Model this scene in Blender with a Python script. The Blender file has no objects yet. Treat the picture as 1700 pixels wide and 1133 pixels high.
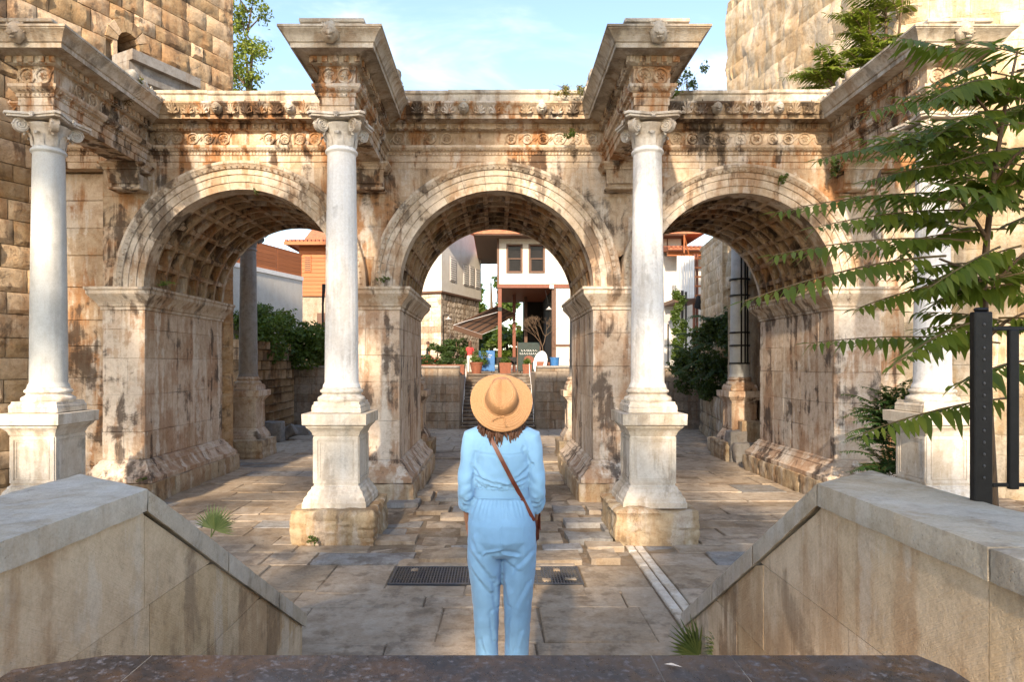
import bpy, bmesh, math, random
import numpy as np
from mathutils import Vector, Matrix, noise
from mathutils.bvhtree import BVHTree
R_ = math.radians
PI = math.pi
S = bpy.context.scene
COL = S.collection
rng = random.Random(7)

# ------------------------------------------------------------------ camera
cam = bpy.data.cameras.new('camera')
cam.sensor_width = 36.0
cam.lens = 36.0 * 1100 / 1700
cam.shift_x = 26 / 1700
cam.shift_y = 38.5 / 1700
cam.clip_start = 0.05
cam.clip_end = 3000
camo = bpy.data.objects.new('camera', cam)
COL.objects.link(camo)
camo.location = (0, 0, 3.0)
camo.rotation_euler = (R_(90), 0, 0)
S.camera = camo

# ------------------------------------------------------------------ light
SUN_AZ = R_(180 + 9)      # compass bearing of the sun: behind the camera, to the left
SUN_EL = R_(27)
world = bpy.data.worlds.new('World')
S.world = world
world.use_nodes = True
wt = world.node_tree
wt.nodes.clear()
wo = wt.nodes.new('ShaderNodeOutputWorld')
wb = wt.nodes.new('ShaderNodeBackground')
sky = wt.nodes.new('ShaderNodeTexSky')
sky.sky_type = 'NISHITA'
sky.sun_disc = False
sky.sun_elevation = SUN_EL
sky.sun_rotation = SUN_AZ
sky.air_density = 1.0
sky.dust_density = 1.0
sky.ozone_density = 2.2
wb.inputs['Strength'].default_value = 0.135
tc = wt.nodes.new('ShaderNodeTexCoord')
sp = wt.nodes.new('ShaderNodeSeparateXYZ'); wt.links.new(tc.outputs['Generated'], sp.inputs[0])
zz = wt.nodes.new('ShaderNodeMath'); zz.operation = 'MAXIMUM'; zz.inputs[1].default_value = 0.06
wt.links.new(sp.outputs['Z'], zz.inputs[0])
vd = wt.nodes.new('ShaderNodeVectorMath'); vd.operation = 'DIVIDE'
cb = wt.nodes.new('ShaderNodeCombineXYZ')
for i in range(3): wt.links.new(zz.outputs[0], cb.inputs[i])
wt.links.new(tc.outputs['Generated'], vd.inputs[0]); wt.links.new(cb.outputs[0], vd.inputs[1])
cn = wt.nodes.new('ShaderNodeTexNoise'); cn.inputs['Scale'].default_value = 1.6
cn.inputs['Detail'].default_value = 7; cn.inputs['Roughness'].default_value = 0.55; cn.inputs['Distortion'].default_value = 0.6
va = wt.nodes.new('ShaderNodeVectorMath'); va.inputs[1].default_value = (3.7, 9.2, 0.4)
wt.links.new(vd.outputs[0], va.inputs[0]); wt.links.new(va.outputs[0], cn.inputs['Vector'])
cr = wt.nodes.new('ShaderNodeMapRange'); cr.interpolation_type = 'SMOOTHSTEP'
cr.inputs['From Min'].default_value = 0.49; cr.inputs['From Max'].default_value = 0.74
cr.inputs['To Max'].default_value = 0.36
wt.links.new(cn.outputs['Fac'], cr.inputs['Value'])
cm = wt.nodes.new('ShaderNodeMix'); cm.data_type = 'RGBA'
cm.inputs[7].default_value = (5.2, 5.3, 5.4, 1)
wt.links.new(cr.outputs[0], cm.inputs[0]); wt.links.new(sky.outputs[0], cm.inputs[6])
wt.links.new(cm.outputs[2], wb.inputs['Color'])
wt.links.new(wb.outputs[0], wo.inputs['Surface'])

sl = bpy.data.lights.new('sun', 'SUN')
sl.energy = 2.9
sl.angle = R_(1.5)
sl.color = (1.0, 0.86, 0.70)
so = bpy.data.objects.new('sun', sl)
COL.objects.link(so)
sd = Vector((math.sin(SUN_AZ) * math.cos(SUN_EL), math.cos(SUN_AZ) * math.cos(SUN_EL), math.sin(SUN_EL)))
so.rotation_euler = sd.to_track_quat('Z', 'Y').to_euler()
so.location = sd * 60
S.view_settings.view_transform = 'Standard'
S.view_settings.look = 'None'
S.view_settings.gamma = 1
S.view_settings.use_curve_mapping = False
S.view_settings.exposure = 1.68
S.view_settings.use_white_balance = True
S.view_settings.white_balance_temperature = 7300

# ------------------------------------------------------------------ helpers
WL = {}
def at(px, py, Y):
    return Vector(((px - 824) * Y / 1100, Y, 3 - (py - 605) * Y / 1100))

def link(o, parent=None, wl=(0, 0, 0)):
    COL.objects.link(o)
    WL[o.name] = Vector(wl)
    o.location = wl
    if parent is not None:
        o.parent = parent
        o.matrix_parent_inverse = Matrix.Translation(-WL[parent.name])
    return o

def empty(name, loc):
    o = bpy.data.objects.new(name, None)
    o.empty_display_size = 0.2
    return link(o, None, loc)

def tag(o, label=None, cat=None, group=None, kind=None):
    if label: o['label'] = label
    if cat: o['category'] = cat
    if group: o['group'] = group
    if kind: o['kind'] = kind
    return o

def thing(name, loc, label, cat, group=None):
    return tag(empty(name, loc), label, cat, group)

class MB:
    def __init__(s): s.v = []; s.f = []
    def add(s, V, F):
        o = len(s.v)
        s.v += [tuple(p) for p in V]
        s.f += [tuple(i + o for i in f) for f in F]
        return s
    def box(s, x0, x1, y0, y1, z0, z1):
        V = [(x, y, z) for z in (z0, z1) for y in (y0, y1) for x in (x0, x1)]
        return s.add(V, [(0, 2, 3, 1), (4, 5, 7, 6), (0, 1, 5, 4), (2, 6, 7, 3), (0, 4, 6, 2), (1, 3, 7, 5)])
    def cbox(s, x0, x1, y0, y1, z0, z1, c=0.015, jit=0.0, r=None):
        r = r or rng
        V = []; idx = {}
        for sz in (0, 1):
            for sy in (0, 1):
                for sx in (0, 1):
                    j = [r.uniform(-jit, jit) for _ in range(3)] if jit else (0, 0, 0)
                    x = (x1 if sx else x0) + j[0]; y = (y1 if sy else y0) + j[1]; z = (z1 if sz else z0) + j[2]
                    dx = -c if sx else c; dy = -c if sy else c; dz = -c if sz else c
                    for a, p in enumerate(((x, y + dy, z + dz), (x + dx, y, z + dz), (x + dx, y + dy, z))):
                        idx[(sx, sy, sz, a)] = len(V); V.append(p)
        F = []
        g = lambda sx, sy, sz, a: idx[(sx, sy, sz, a)]
        for q in (0, 1):
            F.append([g(q, a, b, 0) for a, b in ((0, 0), (1, 0), (1, 1), (0, 1))])
            F.append([g(a, q, b, 1) for a, b in ((0, 0), (1, 0), (1, 1), (0, 1))])
            F.append([g(a, b, q, 2) for a, b in ((0, 0), (1, 0), (1, 1), (0, 1))])
        for a in (0, 1):
            for b in (0, 1):
                F.append([g(0, a, b, 1), g(1, a, b, 1), g(1, a, b, 2), g(0, a, b, 2)])
                F.append([g(a, 0, b, 0), g(a, 1, b, 0), g(a, 1, b, 2), g(a, 0, b, 2)])
                F.append([g(a, b, 0, 0), g(a, b, 1, 0), g(a, b, 1, 1), g(a, b, 0, 1)])
                for d in (0, 1): F.append([g(a, b, d, 0), g(a, b, d, 1), g(a, b, d, 2)])
        return s.add(V, F)
    def lathe(s, prof, cx=0, cy=0, n=32, flute=None, a0=0.0):
        V = []; F = []
        for (r, z) in prof:
            for i in range(n):
                a = a0 + 2 * PI * i / n
                rr = r + (flute(a, z) if flute else 0)
                V.append((cx + rr * math.cos(a), cy + rr * math.sin(a), z))
        m = len(prof)
        for k in range(m - 1):
            for i in range(n):
                j = (i + 1) % n
                F.append((k * n + i, k * n + j, (k + 1) * n + j, (k + 1) * n + i))
        if prof[0][0] > 1e-5: F.append(tuple(range(n))[::-1])
        if prof[-1][0] > 1e-5: F.append(tuple((m - 1) * n + i for i in range(n)))
        return s.add(V, F)
    def tube(s, pts, rad, n=6, cap=True):
        pts = [Vector(p) for p in pts]
        if not isinstance(rad, (list, tuple)): rad = [rad] * len(pts)
        V = []; F = []
        up = Vector((0.13, 0.31, 1)).normalized()
        pt = None
        for i, p in enumerate(pts):
            t = (pts[min(i + 1, len(pts) - 1)] - pts[max(i - 1, 0)])
            t = t.normalized() if t.length > 1e-9 else Vector((0, 0, 1))
            if pt is None:
                a = t.cross(up)
                if a.length < 1e-3: a = t.cross(Vector((1, 0, 0)))
                a.normalize()
            else:
                a = (a - t * a.dot(t)).normalized()
            pt = t
            b = t.cross(a)
            for k in range(n):
                w = 2 * PI * k / n
                V.append(p + (a * math.cos(w) + b * math.sin(w)) * rad[i])
        for i in range(len(pts) - 1):
            for k in range(n):
                j = (k + 1) % n
                F.append((i * n + k, i * n + j, (i + 1) * n + j, (i + 1) * n + k))
        if cap:
            F.append(tuple(range(n))[::-1]); F.append(tuple((len(pts) - 1) * n + k for k in range(n)))
        return s.add(V, F)
    def prism(s, poly, axis, a0, a1):
        """poly 2D extruded along an axis: 'x' poly=(y,z), 'y' poly=(x,z), 'z' poly=(x,y)"""
        n = len(poly); V = []
        for a in (a0, a1):
            for (p, q) in poly:
                V.append((a, p, q) if axis == 'x' else (p, a, q) if axis == 'y' else (p, q, a))
        F = [tuple(range(n)), tuple(range(2 * n - 1, n - 1, -1))]
        for i in range(n):
            j = (i + 1) % n
            F.append((i, i + n, j + n, j))
        return s.add(V, F)
    def piece(s, prof, p0, p1, m0=0, m1=0, z=0.0):
        """closed profile (offset outwards, height) swept from p0 to p1 (2D); mitre factors at ends"""
        p0 = Vector((p0[0], p0[1])); p1 = Vector((p1[0], p1[1]))
        t = (p1 - p0).normalized(); n = Vector((t.y, -t.x))
        V = []; k = len(prof)
        for (o, h) in prof:
            q = p0 + n * o - t * (m0 * o); V.append((q.x, q.y, z + h))
        for (o, h) in prof:
            q = p1 + n * o + t * (m1 * o); V.append((q.x, q.y, z + h))
        F = [tuple(range(k)), tuple(range(2 * k - 1, k - 1, -1))]
        for i in range(k):
            j = (i + 1) % k
            F.append((i, i + k, j + k, j))
        return s.add(V, F)
    def rough(s, x0, x1, y0, y1, z0, z1, d=0.12, amp=0.03, freq=3.0, seed=0.0, strata=0.0):
        nx = max(1, round((x1 - x0) / d)); ny = max(1, round((y1 - y0) / d)); nz = max(1, round((z1 - z0) / d))
        V = []; F = []; ix = {}
        def vid(i, j, k):
            key = (i, j, k)
            if key not in ix:
                p = Vector((x0 + (x1 - x0) * i / nx, y0 + (y1 - y0) * j / ny, z0 + (z1 - z0) * k / nz))
                nrm = Vector(((i == nx) - (i == 0), (j == ny) - (j == 0), (k == nz) - (k == 0)))
                e = sum(abs(c) for c in nrm)
                q = p * freq + Vector((seed, seed * 1.7, seed * 0.3))
                dd = noise.fractal(q, 0.9, 2.1, 4) * amp
                if strata:
                    dd += strata * noise.noise(Vector((p.x * 0.8 + seed, p.y * 0.8, p.z * 16 + 1.2 * noise.noise(p * 2.2))))
                if e: p = p + nrm.normalized() * (dd - (0.5 * amp if e > 1 else 0))
                ix[key] = len(V); V.append(p)
            return ix[key]
        for i in range(nx):
            for j in range(ny):
                F.append((vid(i, j, 0), vid(i, j + 1, 0), vid(i + 1, j + 1, 0), vid(i + 1, j, 0)))
                F.append((vid(i, j, nz), vid(i + 1, j, nz), vid(i + 1, j + 1, nz), vid(i, j + 1, nz)))
        for i in range(nx):
            for k in range(nz):
                F.append((vid(i, 0, k), vid(i + 1, 0, k), vid(i + 1, 0, k + 1), vid(i, 0, k + 1)))
                F.append((vid(i, ny, k), vid(i, ny, k + 1), vid(i + 1, ny, k + 1), vid(i + 1, ny, k)))
        for j in range(ny):
            for k in range(nz):
                F.append((vid(0, j, k), vid(0, j, k + 1), vid(0, j + 1, k + 1), vid(0, j + 1, k)))
                F.append((vid(nx, j, k), vid(nx, j + 1, k), vid(nx, j + 1, k + 1), vid(nx, j, k + 1)))
        return s.add(V, F)
    def hexa(s, C, nx, ny, nz, amp=.005, freq=9.0, seed=0.0):
        """eight corners (bottom 4 ccw, top 4 ccw) filled as a finely worn block"""
        C = [Vector(c) for c in C]
        V = []; F = []; ix = {}
        ctr = sum(C, Vector()) / 8
        def vid(i, j, k):
            key = (i, j, k)
            if key not in ix:
                u, v, w = i / nx, j / ny, k / nz
                b = (C[0] * (1 - u) + C[1] * u) * (1 - v) + (C[3] * (1 - u) + C[2] * u) * v
                t = (C[4] * (1 - u) + C[5] * u) * (1 - v) + (C[7] * (1 - u) + C[6] * u) * v
                p = b * (1 - w) + t * w
                e = (i in (0, nx)) + (j in (0, ny)) + (k in (0, nz))
                n = noise.fractal(p * freq + Vector((seed, 0, seed)), .9, 2.1, 4)
                d = amp * n
                if e >= 2: d -= amp * (.7 + 2.0 * max(0, noise.noise(p * 5 + Vector((seed, 3, 1)))) ** 2)
                dirv = Vector(((i == nx) - (i == 0), (j == ny) - (j == 0), (k == nz) - (k == 0)))
                ex = (C[1] - C[0]).normalized(); ey = (C[3] - C[0]).normalized(); ez = (C[4] - C[0]).normalized()
                p = p + (ex * dirv.x + ey * dirv.y + ez * dirv.z) * d
                ix[key] = len(V); V.append(p)
            return ix[key]
        for i in range(nx):
            for j in range(ny):
                F.append((vid(i, j, 0), vid(i, j + 1, 0), vid(i + 1, j + 1, 0), vid(i + 1, j, 0))); F.append((vid(i, j, nz), vid(i + 1, j, nz), vid(i + 1, j + 1, nz), vid(i, j + 1, nz)))
        for i in range(nx):
            for k in range(nz):
                F.append((vid(i, 0, k), vid(i + 1, 0, k), vid(i + 1, 0, k + 1), vid(i, 0, k + 1))); F.append((vid(i, ny, k), vid(i, ny, k + 1), vid(i + 1, ny, k + 1), vid(i + 1, ny, k)))
        for j in range(ny):
            for k in range(nz):
                F.append((vid(0, j, k), vid(0, j, k + 1), vid(0, j + 1, k + 1), vid(0, j + 1, k))); F.append((vid(nx, j, k), vid(nx, j + 1, k), vid(nx, j + 1, k + 1), vid(nx, j, k + 1)))
        return s.add(V, F)
    def move(s, M):
        s.v = [tuple(M @ Vector(p)) for p in s.v]
        return s
    def build(s, name, mat, parent=None, smooth=None, recalc=True, origin=None):
        A = np.array(s.v, dtype=float)
        if origin is None:
            lo = A.min(0); hi = A.max(0)
            origin = ((lo[0] + hi[0]) / 2, (lo[1] + hi[1]) / 2, lo[2])
        A = A - np.array(origin)
        me = bpy.data.meshes.new(name)
        me.from_pydata(A.tolist(), [], s.f)
        if recalc:
            bm = bmesh.new(); bm.from_mesh(me)
            bmesh.ops.recalc_face_normals(bm, faces=bm.faces)
            bm.to_mesh(me); bm.free()
        if smooth is not None:
            me.polygons.foreach_set('use_smooth', [True] * len(me.polygons))
            if smooth < 179: me.set_sharp_from_angle(angle=R_(smooth))
        if mat: me.materials.append(mat)
        me.update()
        return link(bpy.data.objects.new(name, me), parent, origin)

def inst(src, loc, rot=(0, 0, 0), parent=None, scale=None):
    o = src.copy()
    COL.objects.link(o)
    WL[o.name] = Vector(loc)
    o.parent = None
    o.location = loc; o.rotation_euler = rot
    if scale: o.scale = scale
    if parent is not None:
        o.parent = parent
        o.matrix_parent_inverse = Matrix.Translation(-WL[parent.name])
    return o

def splits(a, b, w, jit, r=None):
    r = r or rng
    n = max(1, round((b - a) / w))
    xs = [a + (b - a) * i / n for i in range(n + 1)]
    for i in range(1, n): xs[i] += r.uniform(-jit, jit) * (b - a) / n
    return xs

# ------------------------------------------------------------------ materials
class NT:
    def __init__(s, name):
        s.m = bpy.data.materials.new(name); s.m.use_nodes = True
        s.t = s.m.node_tree; s.p = s.t.nodes['Principled BSDF']
    def n(s, typ, ins=None, **kw):
        nd = s.t.nodes.new(typ)
        for k, v in kw.items(): setattr(nd, k, v)
        for k, v in (ins or {}).items(): s.set(nd.inputs[k], v)
        return nd
    def set(s, sock, v):
        if isinstance(v, bpy.types.NodeSocket): s.t.links.new(v, sock)
        else: sock.default_value = v
    def noise(s, vec, scale, detail=4, rough=0.55, dist=0.0):
        return s.n('ShaderNodeTexNoise', {'Vector': vec, 'Scale': scale, 'Detail': detail, 'Roughness': rough, 'Distortion': dist}).outputs['Fac']
    def rng(s, v, a, b, c=0.0, d=1.0):
        return s.n('ShaderNodeMapRange', {'Value': v, 'From Min': a, 'From Max': b, 'To Min': c, 'To Max': d}, interpolation_type='SMOOTHSTEP').outputs[0]
    def mix(s, f, a, b, blend='MIX'):
        nd = s.n('ShaderNodeMix', None, data_type='RGBA', blend_type=blend)
        s.set(nd.inputs[0], f); s.set(nd.inputs[6], a if isinstance(a, bpy.types.NodeSocket) else (*a, 1)); s.set(nd.inputs[7], b if isinstance(b, bpy.types.NodeSocket) else (*b, 1))
        return nd.outputs[2]
    def math(s, op, a, b=0.0):
        nd = s.n('ShaderNodeMath', None, operation=op); s.set(nd.inputs[0], a); s.set(nd.inputs[1], b)
        return nd.outputs[0]
    def vmul(s, v, k):
        return s.n('ShaderNodeVectorMath', {0: v, 1: k}, operation='MULTIPLY').outputs[0]
    def pos(s): return s.n('ShaderNodeNewGeometry').outputs['Position']
    def obj(s): return s.n('ShaderNodeTexCoord').outputs['Object']
    def rand(s): return s.n('ShaderNodeObjectInfo').outputs['Random']
    def bump(s, h, st, dist=0.02):
        b = s.n('ShaderNodeBump', {'Strength': st, 'Distance': dist, 'Height': h})
        s.t.links.new(b.outputs[0], s.p.inputs['Normal'])

def stone(name, base, alt, rust=(0.30, 0.155, 0.065), rust_amt=0.5, dark=(0.075, 0.055, 0.042), dark_amt=0.35,
          pale=(0.62, 0.58, 0.52), pale_amt=0.3, vary=0.25, bump=0.5, rough=0.85, grain=1.0, pits=0.4, streak=1.0, grunge=0.55, tool=0.0):
    k = NT(name); P = k.pos(); r = k.rand()
    n1 = k.noise(P, 0.9, 6, 0.6)
    n2 = k.noise(P, 3.1, 6, 0.65, 0.4)
    st = k.noise(k.vmul(P, (4.2, 4.2, 0.42)), 1.0, 5, 0.62)
    st2 = k.noise(k.vmul(P, (2.6, 2.6, 0.22)), 1.0, 5, 0.6)
    fine = k.noise(P, 26 * grain, 6, 0.7)
    c = k.mix(k.rng(n2, 0.35, 0.68), base, alt)
    # block to block variation
    vv = k.rng(r, 0.0, 1.0, 1 - vary, 1 + vary * 0.6)
    hsv = k.n('ShaderNodeHueSaturation', {'Color': c, 'Value': vv, 'Saturation': k.rng(r, 0, 1, 1.12, 0.9)})
    c = hsv.outputs['Color']
    zone = k.noise(P, 0.62, 4, 0.6, 0.8)
    m = k.math('MULTIPLY', k.rng(k.math('ADD', k.math('MULTIPLY', n1, 0.5), k.math('MULTIPLY', st, 0.5)), 0.485, 0.565), rust_amt)
    c = k.mix(m, c, rust)
    m = k.math('MULTIPLY', k.rng(k.math('ADD', k.math('MULTIPLY', st2, 0.65 * streak), k.math('MULTIPLY', n2, 0.35)), 0.515, 0.585), pale_amt)
    c = k.mix(m, c, pale)
    nd = k.noise(P, 1.7, 7, 0.7, 0.6)
    m = k.math('MULTIPLY', k.rng(k.math('ADD', k.math('ADD', k.math('MULTIPLY', nd, 0.4), k.math('MULTIPLY', zone, 0.35)), k.math('MULTIPLY', st, 0.35)), 0.565, 0.63), dark_amt)
    c = k.mix(m, c, dark)
    vor = k.n('ShaderNodeTexVoronoi', {'Vector': P, 'Scale': 19.0 * grain})
    pit = k.math('MULTIPLY', k.rng(vor.outputs['Distance'], 0.0, 0.24, 1.0, 0.0), k.rng(k.noise(P, 5.0, 3), 0.48, 0.62))
    c = k.mix(k.math('MULTIPLY', pit, pits), c, (0.10, 0.065, 0.04))
    gr = k.noise(P, 7.0, 8, 0.75)
    c = k.mix(k.rng(gr, 0.42, 0.70, 0.0, grunge), c, k.mix(1.0, c, (0.52, 0.45, 0.38), 'MULTIPLY'))
    c = k.mix(k.rng(fine, 0.3, 0.75, 0.0, 0.35), c, k.mix(1.0, c, (0.55, 0.50, 0.45), 'MULTIPLY'))
    k.set(k.p.inputs['Base Color'], c)
    k.p.inputs['Roughness'].default_value = rough
    k.p.inputs['Specular IOR Level'].default_value = 0.25
    h = k.math('ADD', k.math('MULTIPLY', fine, 0.35), k.math('MULTIPLY', n2, 0.9))
    h = k.math('SUBTRACT', h, k.math('MULTIPLY', pit, 0.5))
    h = k.math('ADD', h, k.math('MULTIPLY', k.noise(P, 9.0 * grain, 5, 0.6), 0.5))
    if tool:
        s3 = k.n('ShaderNodeSeparateXYZ', {0: P})
        cv = k.n('ShaderNodeCombineXYZ', {0: k.math('MULTIPLY', s3.outputs[0], 9.0), 1: k.math('MULTIPLY', k.math('ADD', s3.outputs[1], k.math('MULTIPLY', s3.outputs[2], 1.6)), 75.0), 2: k.math('MULTIPLY', k.math('SUBTRACT', s3.outputs[2], s3.outputs[1]), 7.0)})
        h = k.math('ADD', h, k.math('MULTIPLY', k.noise(cv.outputs[0], 1.0, 3, .6), tool))
    k.bump(h, bump, 0.03)
    return k.m

def plain(name, col, rough=0.6, var=0.12, scale=14.0, bump=0.15, metal=0.0, spec=0.4, stretch=(1, 1, 1), alt=None, rvar=0.0):
    k = NT(name); P = k.obj()
    f = k.noise(k.vmul(P, stretch), scale, 5, 0.6)
    a = alt or tuple(x * (1 - 2 * var) for x in col)
    c = k.mix(k.rng(f, 0.3, 0.72), col, a)
    if rvar:
        c = k.n('ShaderNodeHueSaturation', {'Color': c, 'Value': k.rng(k.rand(), 0, 1, 1 - rvar, 1 + rvar)}).outputs['Color']
    k.set(k.p.inputs['Base Color'], c)
    k.p.inputs['Roughness'].default_value = rough
    k.p.inputs['Metallic'].default_value = metal
    k.p.inputs['Specular IOR Level'].default_value = spec
    if bump: k.bump(f, bump, 0.01)
    return k.m

def leafmat(name, a, b, trans=0.35, rough=0.45, back=None):
    k = NT(name); g = k.n('ShaderNodeNewGeometry')
    rp = g.outputs['Random Per Island']
    c = k.mix(rp, a, b)
    c = k.mix(k.rng(k.noise(g.outputs['Position'], 1.3, 3), 0.35, 0.65, 0, 0.5), c, tuple(0.55 * x for x in a))
    k.set(k.p.inputs['Base Color'], c)
    k.p.inputs['Roughness'].default_value = rough
    k.p.inputs['Specular IOR Level'].default_value = 0.35
    tr = k.n('ShaderNodeBsdfTranslucent', {'Color': k.mix(0.5, c, (0.25, 0.33, 0.03))})
    mx = k.n('ShaderNodeMixShader', {0: trans, 1: k.p.outputs[0], 2: tr.outputs[0]})
    k.t.links.new(mx.outputs[0], k.t.nodes['Material Output'].inputs['Surface'])
    return k.m

M = {}
M['lime'] = stone('weathered_limestone', (0.53, 0.43, 0.325), (0.42, 0.30, 0.20), rust=(0.34, 0.165, 0.07), rust_amt=0.85, dark=(0.06, 0.043, 0.033), dark_amt=0.85, pale_amt=0.7, vary=0.2, bump=0.6)
M['arch'] = stone('archivolt_limestone', (0.60, 0.52, 0.43), (0.48, 0.38, 0.28), rust_amt=0.6, dark_amt=0.72, pale_amt=0.6, vary=0.16, bump=0.45)
M['pier'] = stone('pier_limestone', (0.60, 0.49, 0.39), (0.50, 0.375, 0.275), rust=(0.36, 0.20, 0.11), rust_amt=0.7, dark=(0.075, 0.055, 0.045), dark_amt=0.85, pale=(0.70, 0.64, 0.56), pale_amt=0.75, vary=0.12, bump=0.45)
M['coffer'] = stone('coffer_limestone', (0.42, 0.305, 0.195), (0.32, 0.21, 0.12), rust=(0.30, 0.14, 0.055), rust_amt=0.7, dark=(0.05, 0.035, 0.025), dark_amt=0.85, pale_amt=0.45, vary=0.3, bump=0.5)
M['ent'] = stone('carved_entablature_stone', (0.55, 0.44, 0.325), (0.42, 0.295, 0.185), rust=(0.34, 0.155, 0.06), rust_amt=0.9, dark=(0.05, 0.037, 0.028), dark_amt=0.85, pale=(0.66, 0.61, 0.54), pale_amt=0.75, vary=0.2, bump=0.6)
M['corn'] = stone('cornice_stone', (0.55, 0.50, 0.42), (0.45, 0.39, 0.31), rust=(0.33, 0.2, 0.1), rust_amt=0.45, dark=(0.13, 0.12, 0.10), dark_amt=0.5, pale_amt=0.5, vary=0.15, bump=0.4)
M['marble'] = stone('white_marble_shaft', (0.82, 0.81, 0.79), (0.75, 0.745, 0.735), rust=(0.5, 0.43, 0.36), rust_amt=0.4, dark=(0.24, 0.23, 0.22), dark_amt=0.36, pale=(0.86, 0.86, 0.86), pale_amt=0.5, vary=0.04, bump=0.2, rough=0.6, pits=0.12, streak=1.1, grunge=.12)
M['grey'] = stone('pale_grey_granite_shaft', (0.56, 0.58, 0.57), (0.49, 0.51, 0.50), rust=(0.36, 0.30, 0.24), rust_amt=0.2, dark=(0.2, 0.2, 0.2), dark_amt=0.2, pale=(0.6, 0.6, 0.6), pale_amt=0.4, vary=0.06, bump=0.2, rough=0.65, pits=0.25, grain=2.0, grunge=.15)
M['greydk'] = stone('grey_granite_shaft', (0.30, 0.29, 0.28), (0.24, 0.23, 0.22), rust=(0.25, 0.18, 0.12), rust_amt=0.35, dark_amt=0.35, pale=(0.4, 0.39, 0.38), pale_amt=0.3, vary=0.08, bump=0.25, grain=2.0)
M['cap'] = stone('white_marble_capital', (0.72, 0.69, 0.64), (0.60, 0.55, 0.48), rust=(0.42, 0.28, 0.16), rust_amt=0.35, dark_amt=0.35, pale_amt=0.4, vary=0.08, bump=0.35)
M['ped'] = stone('pedestal_marble', (0.66, 0.61, 0.535), (0.56, 0.49, 0.405), rust=(0.40, 0.29, 0.18), rust_amt=0.4, dark=(0.16, 0.14, 0.12), dark_amt=0.38, pale=(0.78, 0.76, 0.72), pale_amt=0.5, vary=0.06, bump=0.35, grunge=.3)
M['trav'] = stone('eroded_travertine', (0.50, 0.41, 0.29), (0.40, 0.29, 0.18), rust_amt=0.55, dark_amt=0.5, pale_amt=0.45, vary=0.15, bump=0.9, pits=0.8)
M['tower'] = stone('tower_ashlar', (0.56, 0.41, 0.265), (0.46, 0.315, 0.185), rust=(0.40, 0.215, 0.10), rust_amt=0.6, dark=(0.11, 0.08, 0.06), dark_amt=0.65, pale=(0.52, 0.44, 0.33), pale_amt=0.35, vary=0.25, bump=0.9, pits=0.6, streak=0.9)
M['rubble'] = stone('sunlit_rubble', (0.66, 0.55, 0.41), (0.56, 0.44, 0.29), rust=(0.45, 0.26, 0.10), rust_amt=0.45, dark=(0.16, 0.12, 0.08), dark_amt=0.35, pale_amt=0.3, vary=0.25, bump=1.0, pits=0.7)
M['shadow'] = plain('shadow_dark_stone', (0.03, 0.024, 0.02), .9, .2, 4, .3)  # near-black colour paints the shade inside the tower window
M['mortar'] = stone('lime_mortar', (0.27, 0.205, 0.14), (0.20, 0.145, 0.09), rust_amt=0.3, dark_amt=0.5, pale_amt=0.2, vary=0.0, bump=0.8)
M['pave'] = stone('paving_limestone', (0.42, 0.345, 0.265), (0.33, 0.26, 0.19), rust=(0.22, 0.15, 0.09), rust_amt=0.4, dark=(0.12, 0.095, 0.075), dark_amt=0.4, pale=(0.48, 0.43, 0.36), pale_amt=0.35, vary=0.15, bump=0.55, streak=1.0, grunge=.38)
M['pavegrey'] = stone('paving_grey_marble', (0.30, 0.295, 0.285), (0.23, 0.225, 0.22), rust=(0.24, 0.19, 0.14), rust_amt=0.3, dark_amt=0.4, pale=(0.44, 0.43, 0.42), pale_amt=0.3, vary=0.25, bump=0.4)
M['earth'] = stone('packed_earth', (0.25, 0.20, 0.145), (0.19, 0.145, 0.10), rust_amt=0.2, dark_amt=0.4, pale_amt=0.2, vary=0, bump=1.0, grain=1.6)
M['bal'] = stone('balustrade_slab', (0.72, 0.565, 0.39), (0.64, 0.485, 0.32), rust=(0.42, 0.235, 0.11), rust_amt=0.5, dark=(0.20, 0.14, 0.095), dark_amt=0.55, pale=(0.74, 0.65, 0.53), pale_amt=0.6, vary=0.08, bump=0.42, pits=0.35, grain=2.5, grunge=.42, tool=.6)
M['balcap'] = stone('balustrade_cap', (0.62, 0.555, 0.465), (0.52, 0.46, 0.375), rust=(0.44, 0.33, 0.22), rust_amt=0.4, dark=(0.15, 0.13, 0.11), dark_amt=0.4, pale=(0.68, 0.66, 0.62), pale_amt=0.4, vary=0.08, bump=0.5, grain=2.5, pits=0.4, grunge=.45, tool=.35)
M['retain'] = stone('retaining_wall_block', (0.31, 0.26, 0.21), (0.24, 0.195, 0.155), rust_amt=0.35, dark_amt=0.35, pale_amt=0.25, vary=0.22, bump=0.4)
M['step'] = stone('dark_stair_stone', (0.16, 0.135, 0.115), (0.11, 0.09, 0.075), rust_amt=0.2, dark_amt=0.5, pale_amt=0.2, vary=0.15, bump=0.4)
M['rubwall'] = stone('house_rubble', (0.66, 0.58, 0.48), (0.52, 0.42, 0.33), rust_amt=0.3, dark_amt=0.2, pale_amt=0.3, vary=0.4, bump=0.6)
M['plaster'] = stone('white_plaster', (0.64, 0.62, 0.575), (0.58, 0.555, 0.51), rust=(0.6, 0.52, 0.42), rust_amt=0.15, dark=(0.4, 0.36, 0.32), dark_amt=0.12, pale=(0.68, 0.67, 0.64), pale_amt=0.2, vary=0.03, bump=0.08, pits=0.0, grunge=.06)
M['wood'] = plain('brown_painted_wood', (0.13, 0.065, 0.04), 0.6, 0.2, 8, 0.2, stretch=(1, 1, 6))
M['redwood'] = plain('red_painted_post', (0.19, 0.055, 0.028), 0.55, 0.15, 8, 0.15, stretch=(4, 4, 0.6))
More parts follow.
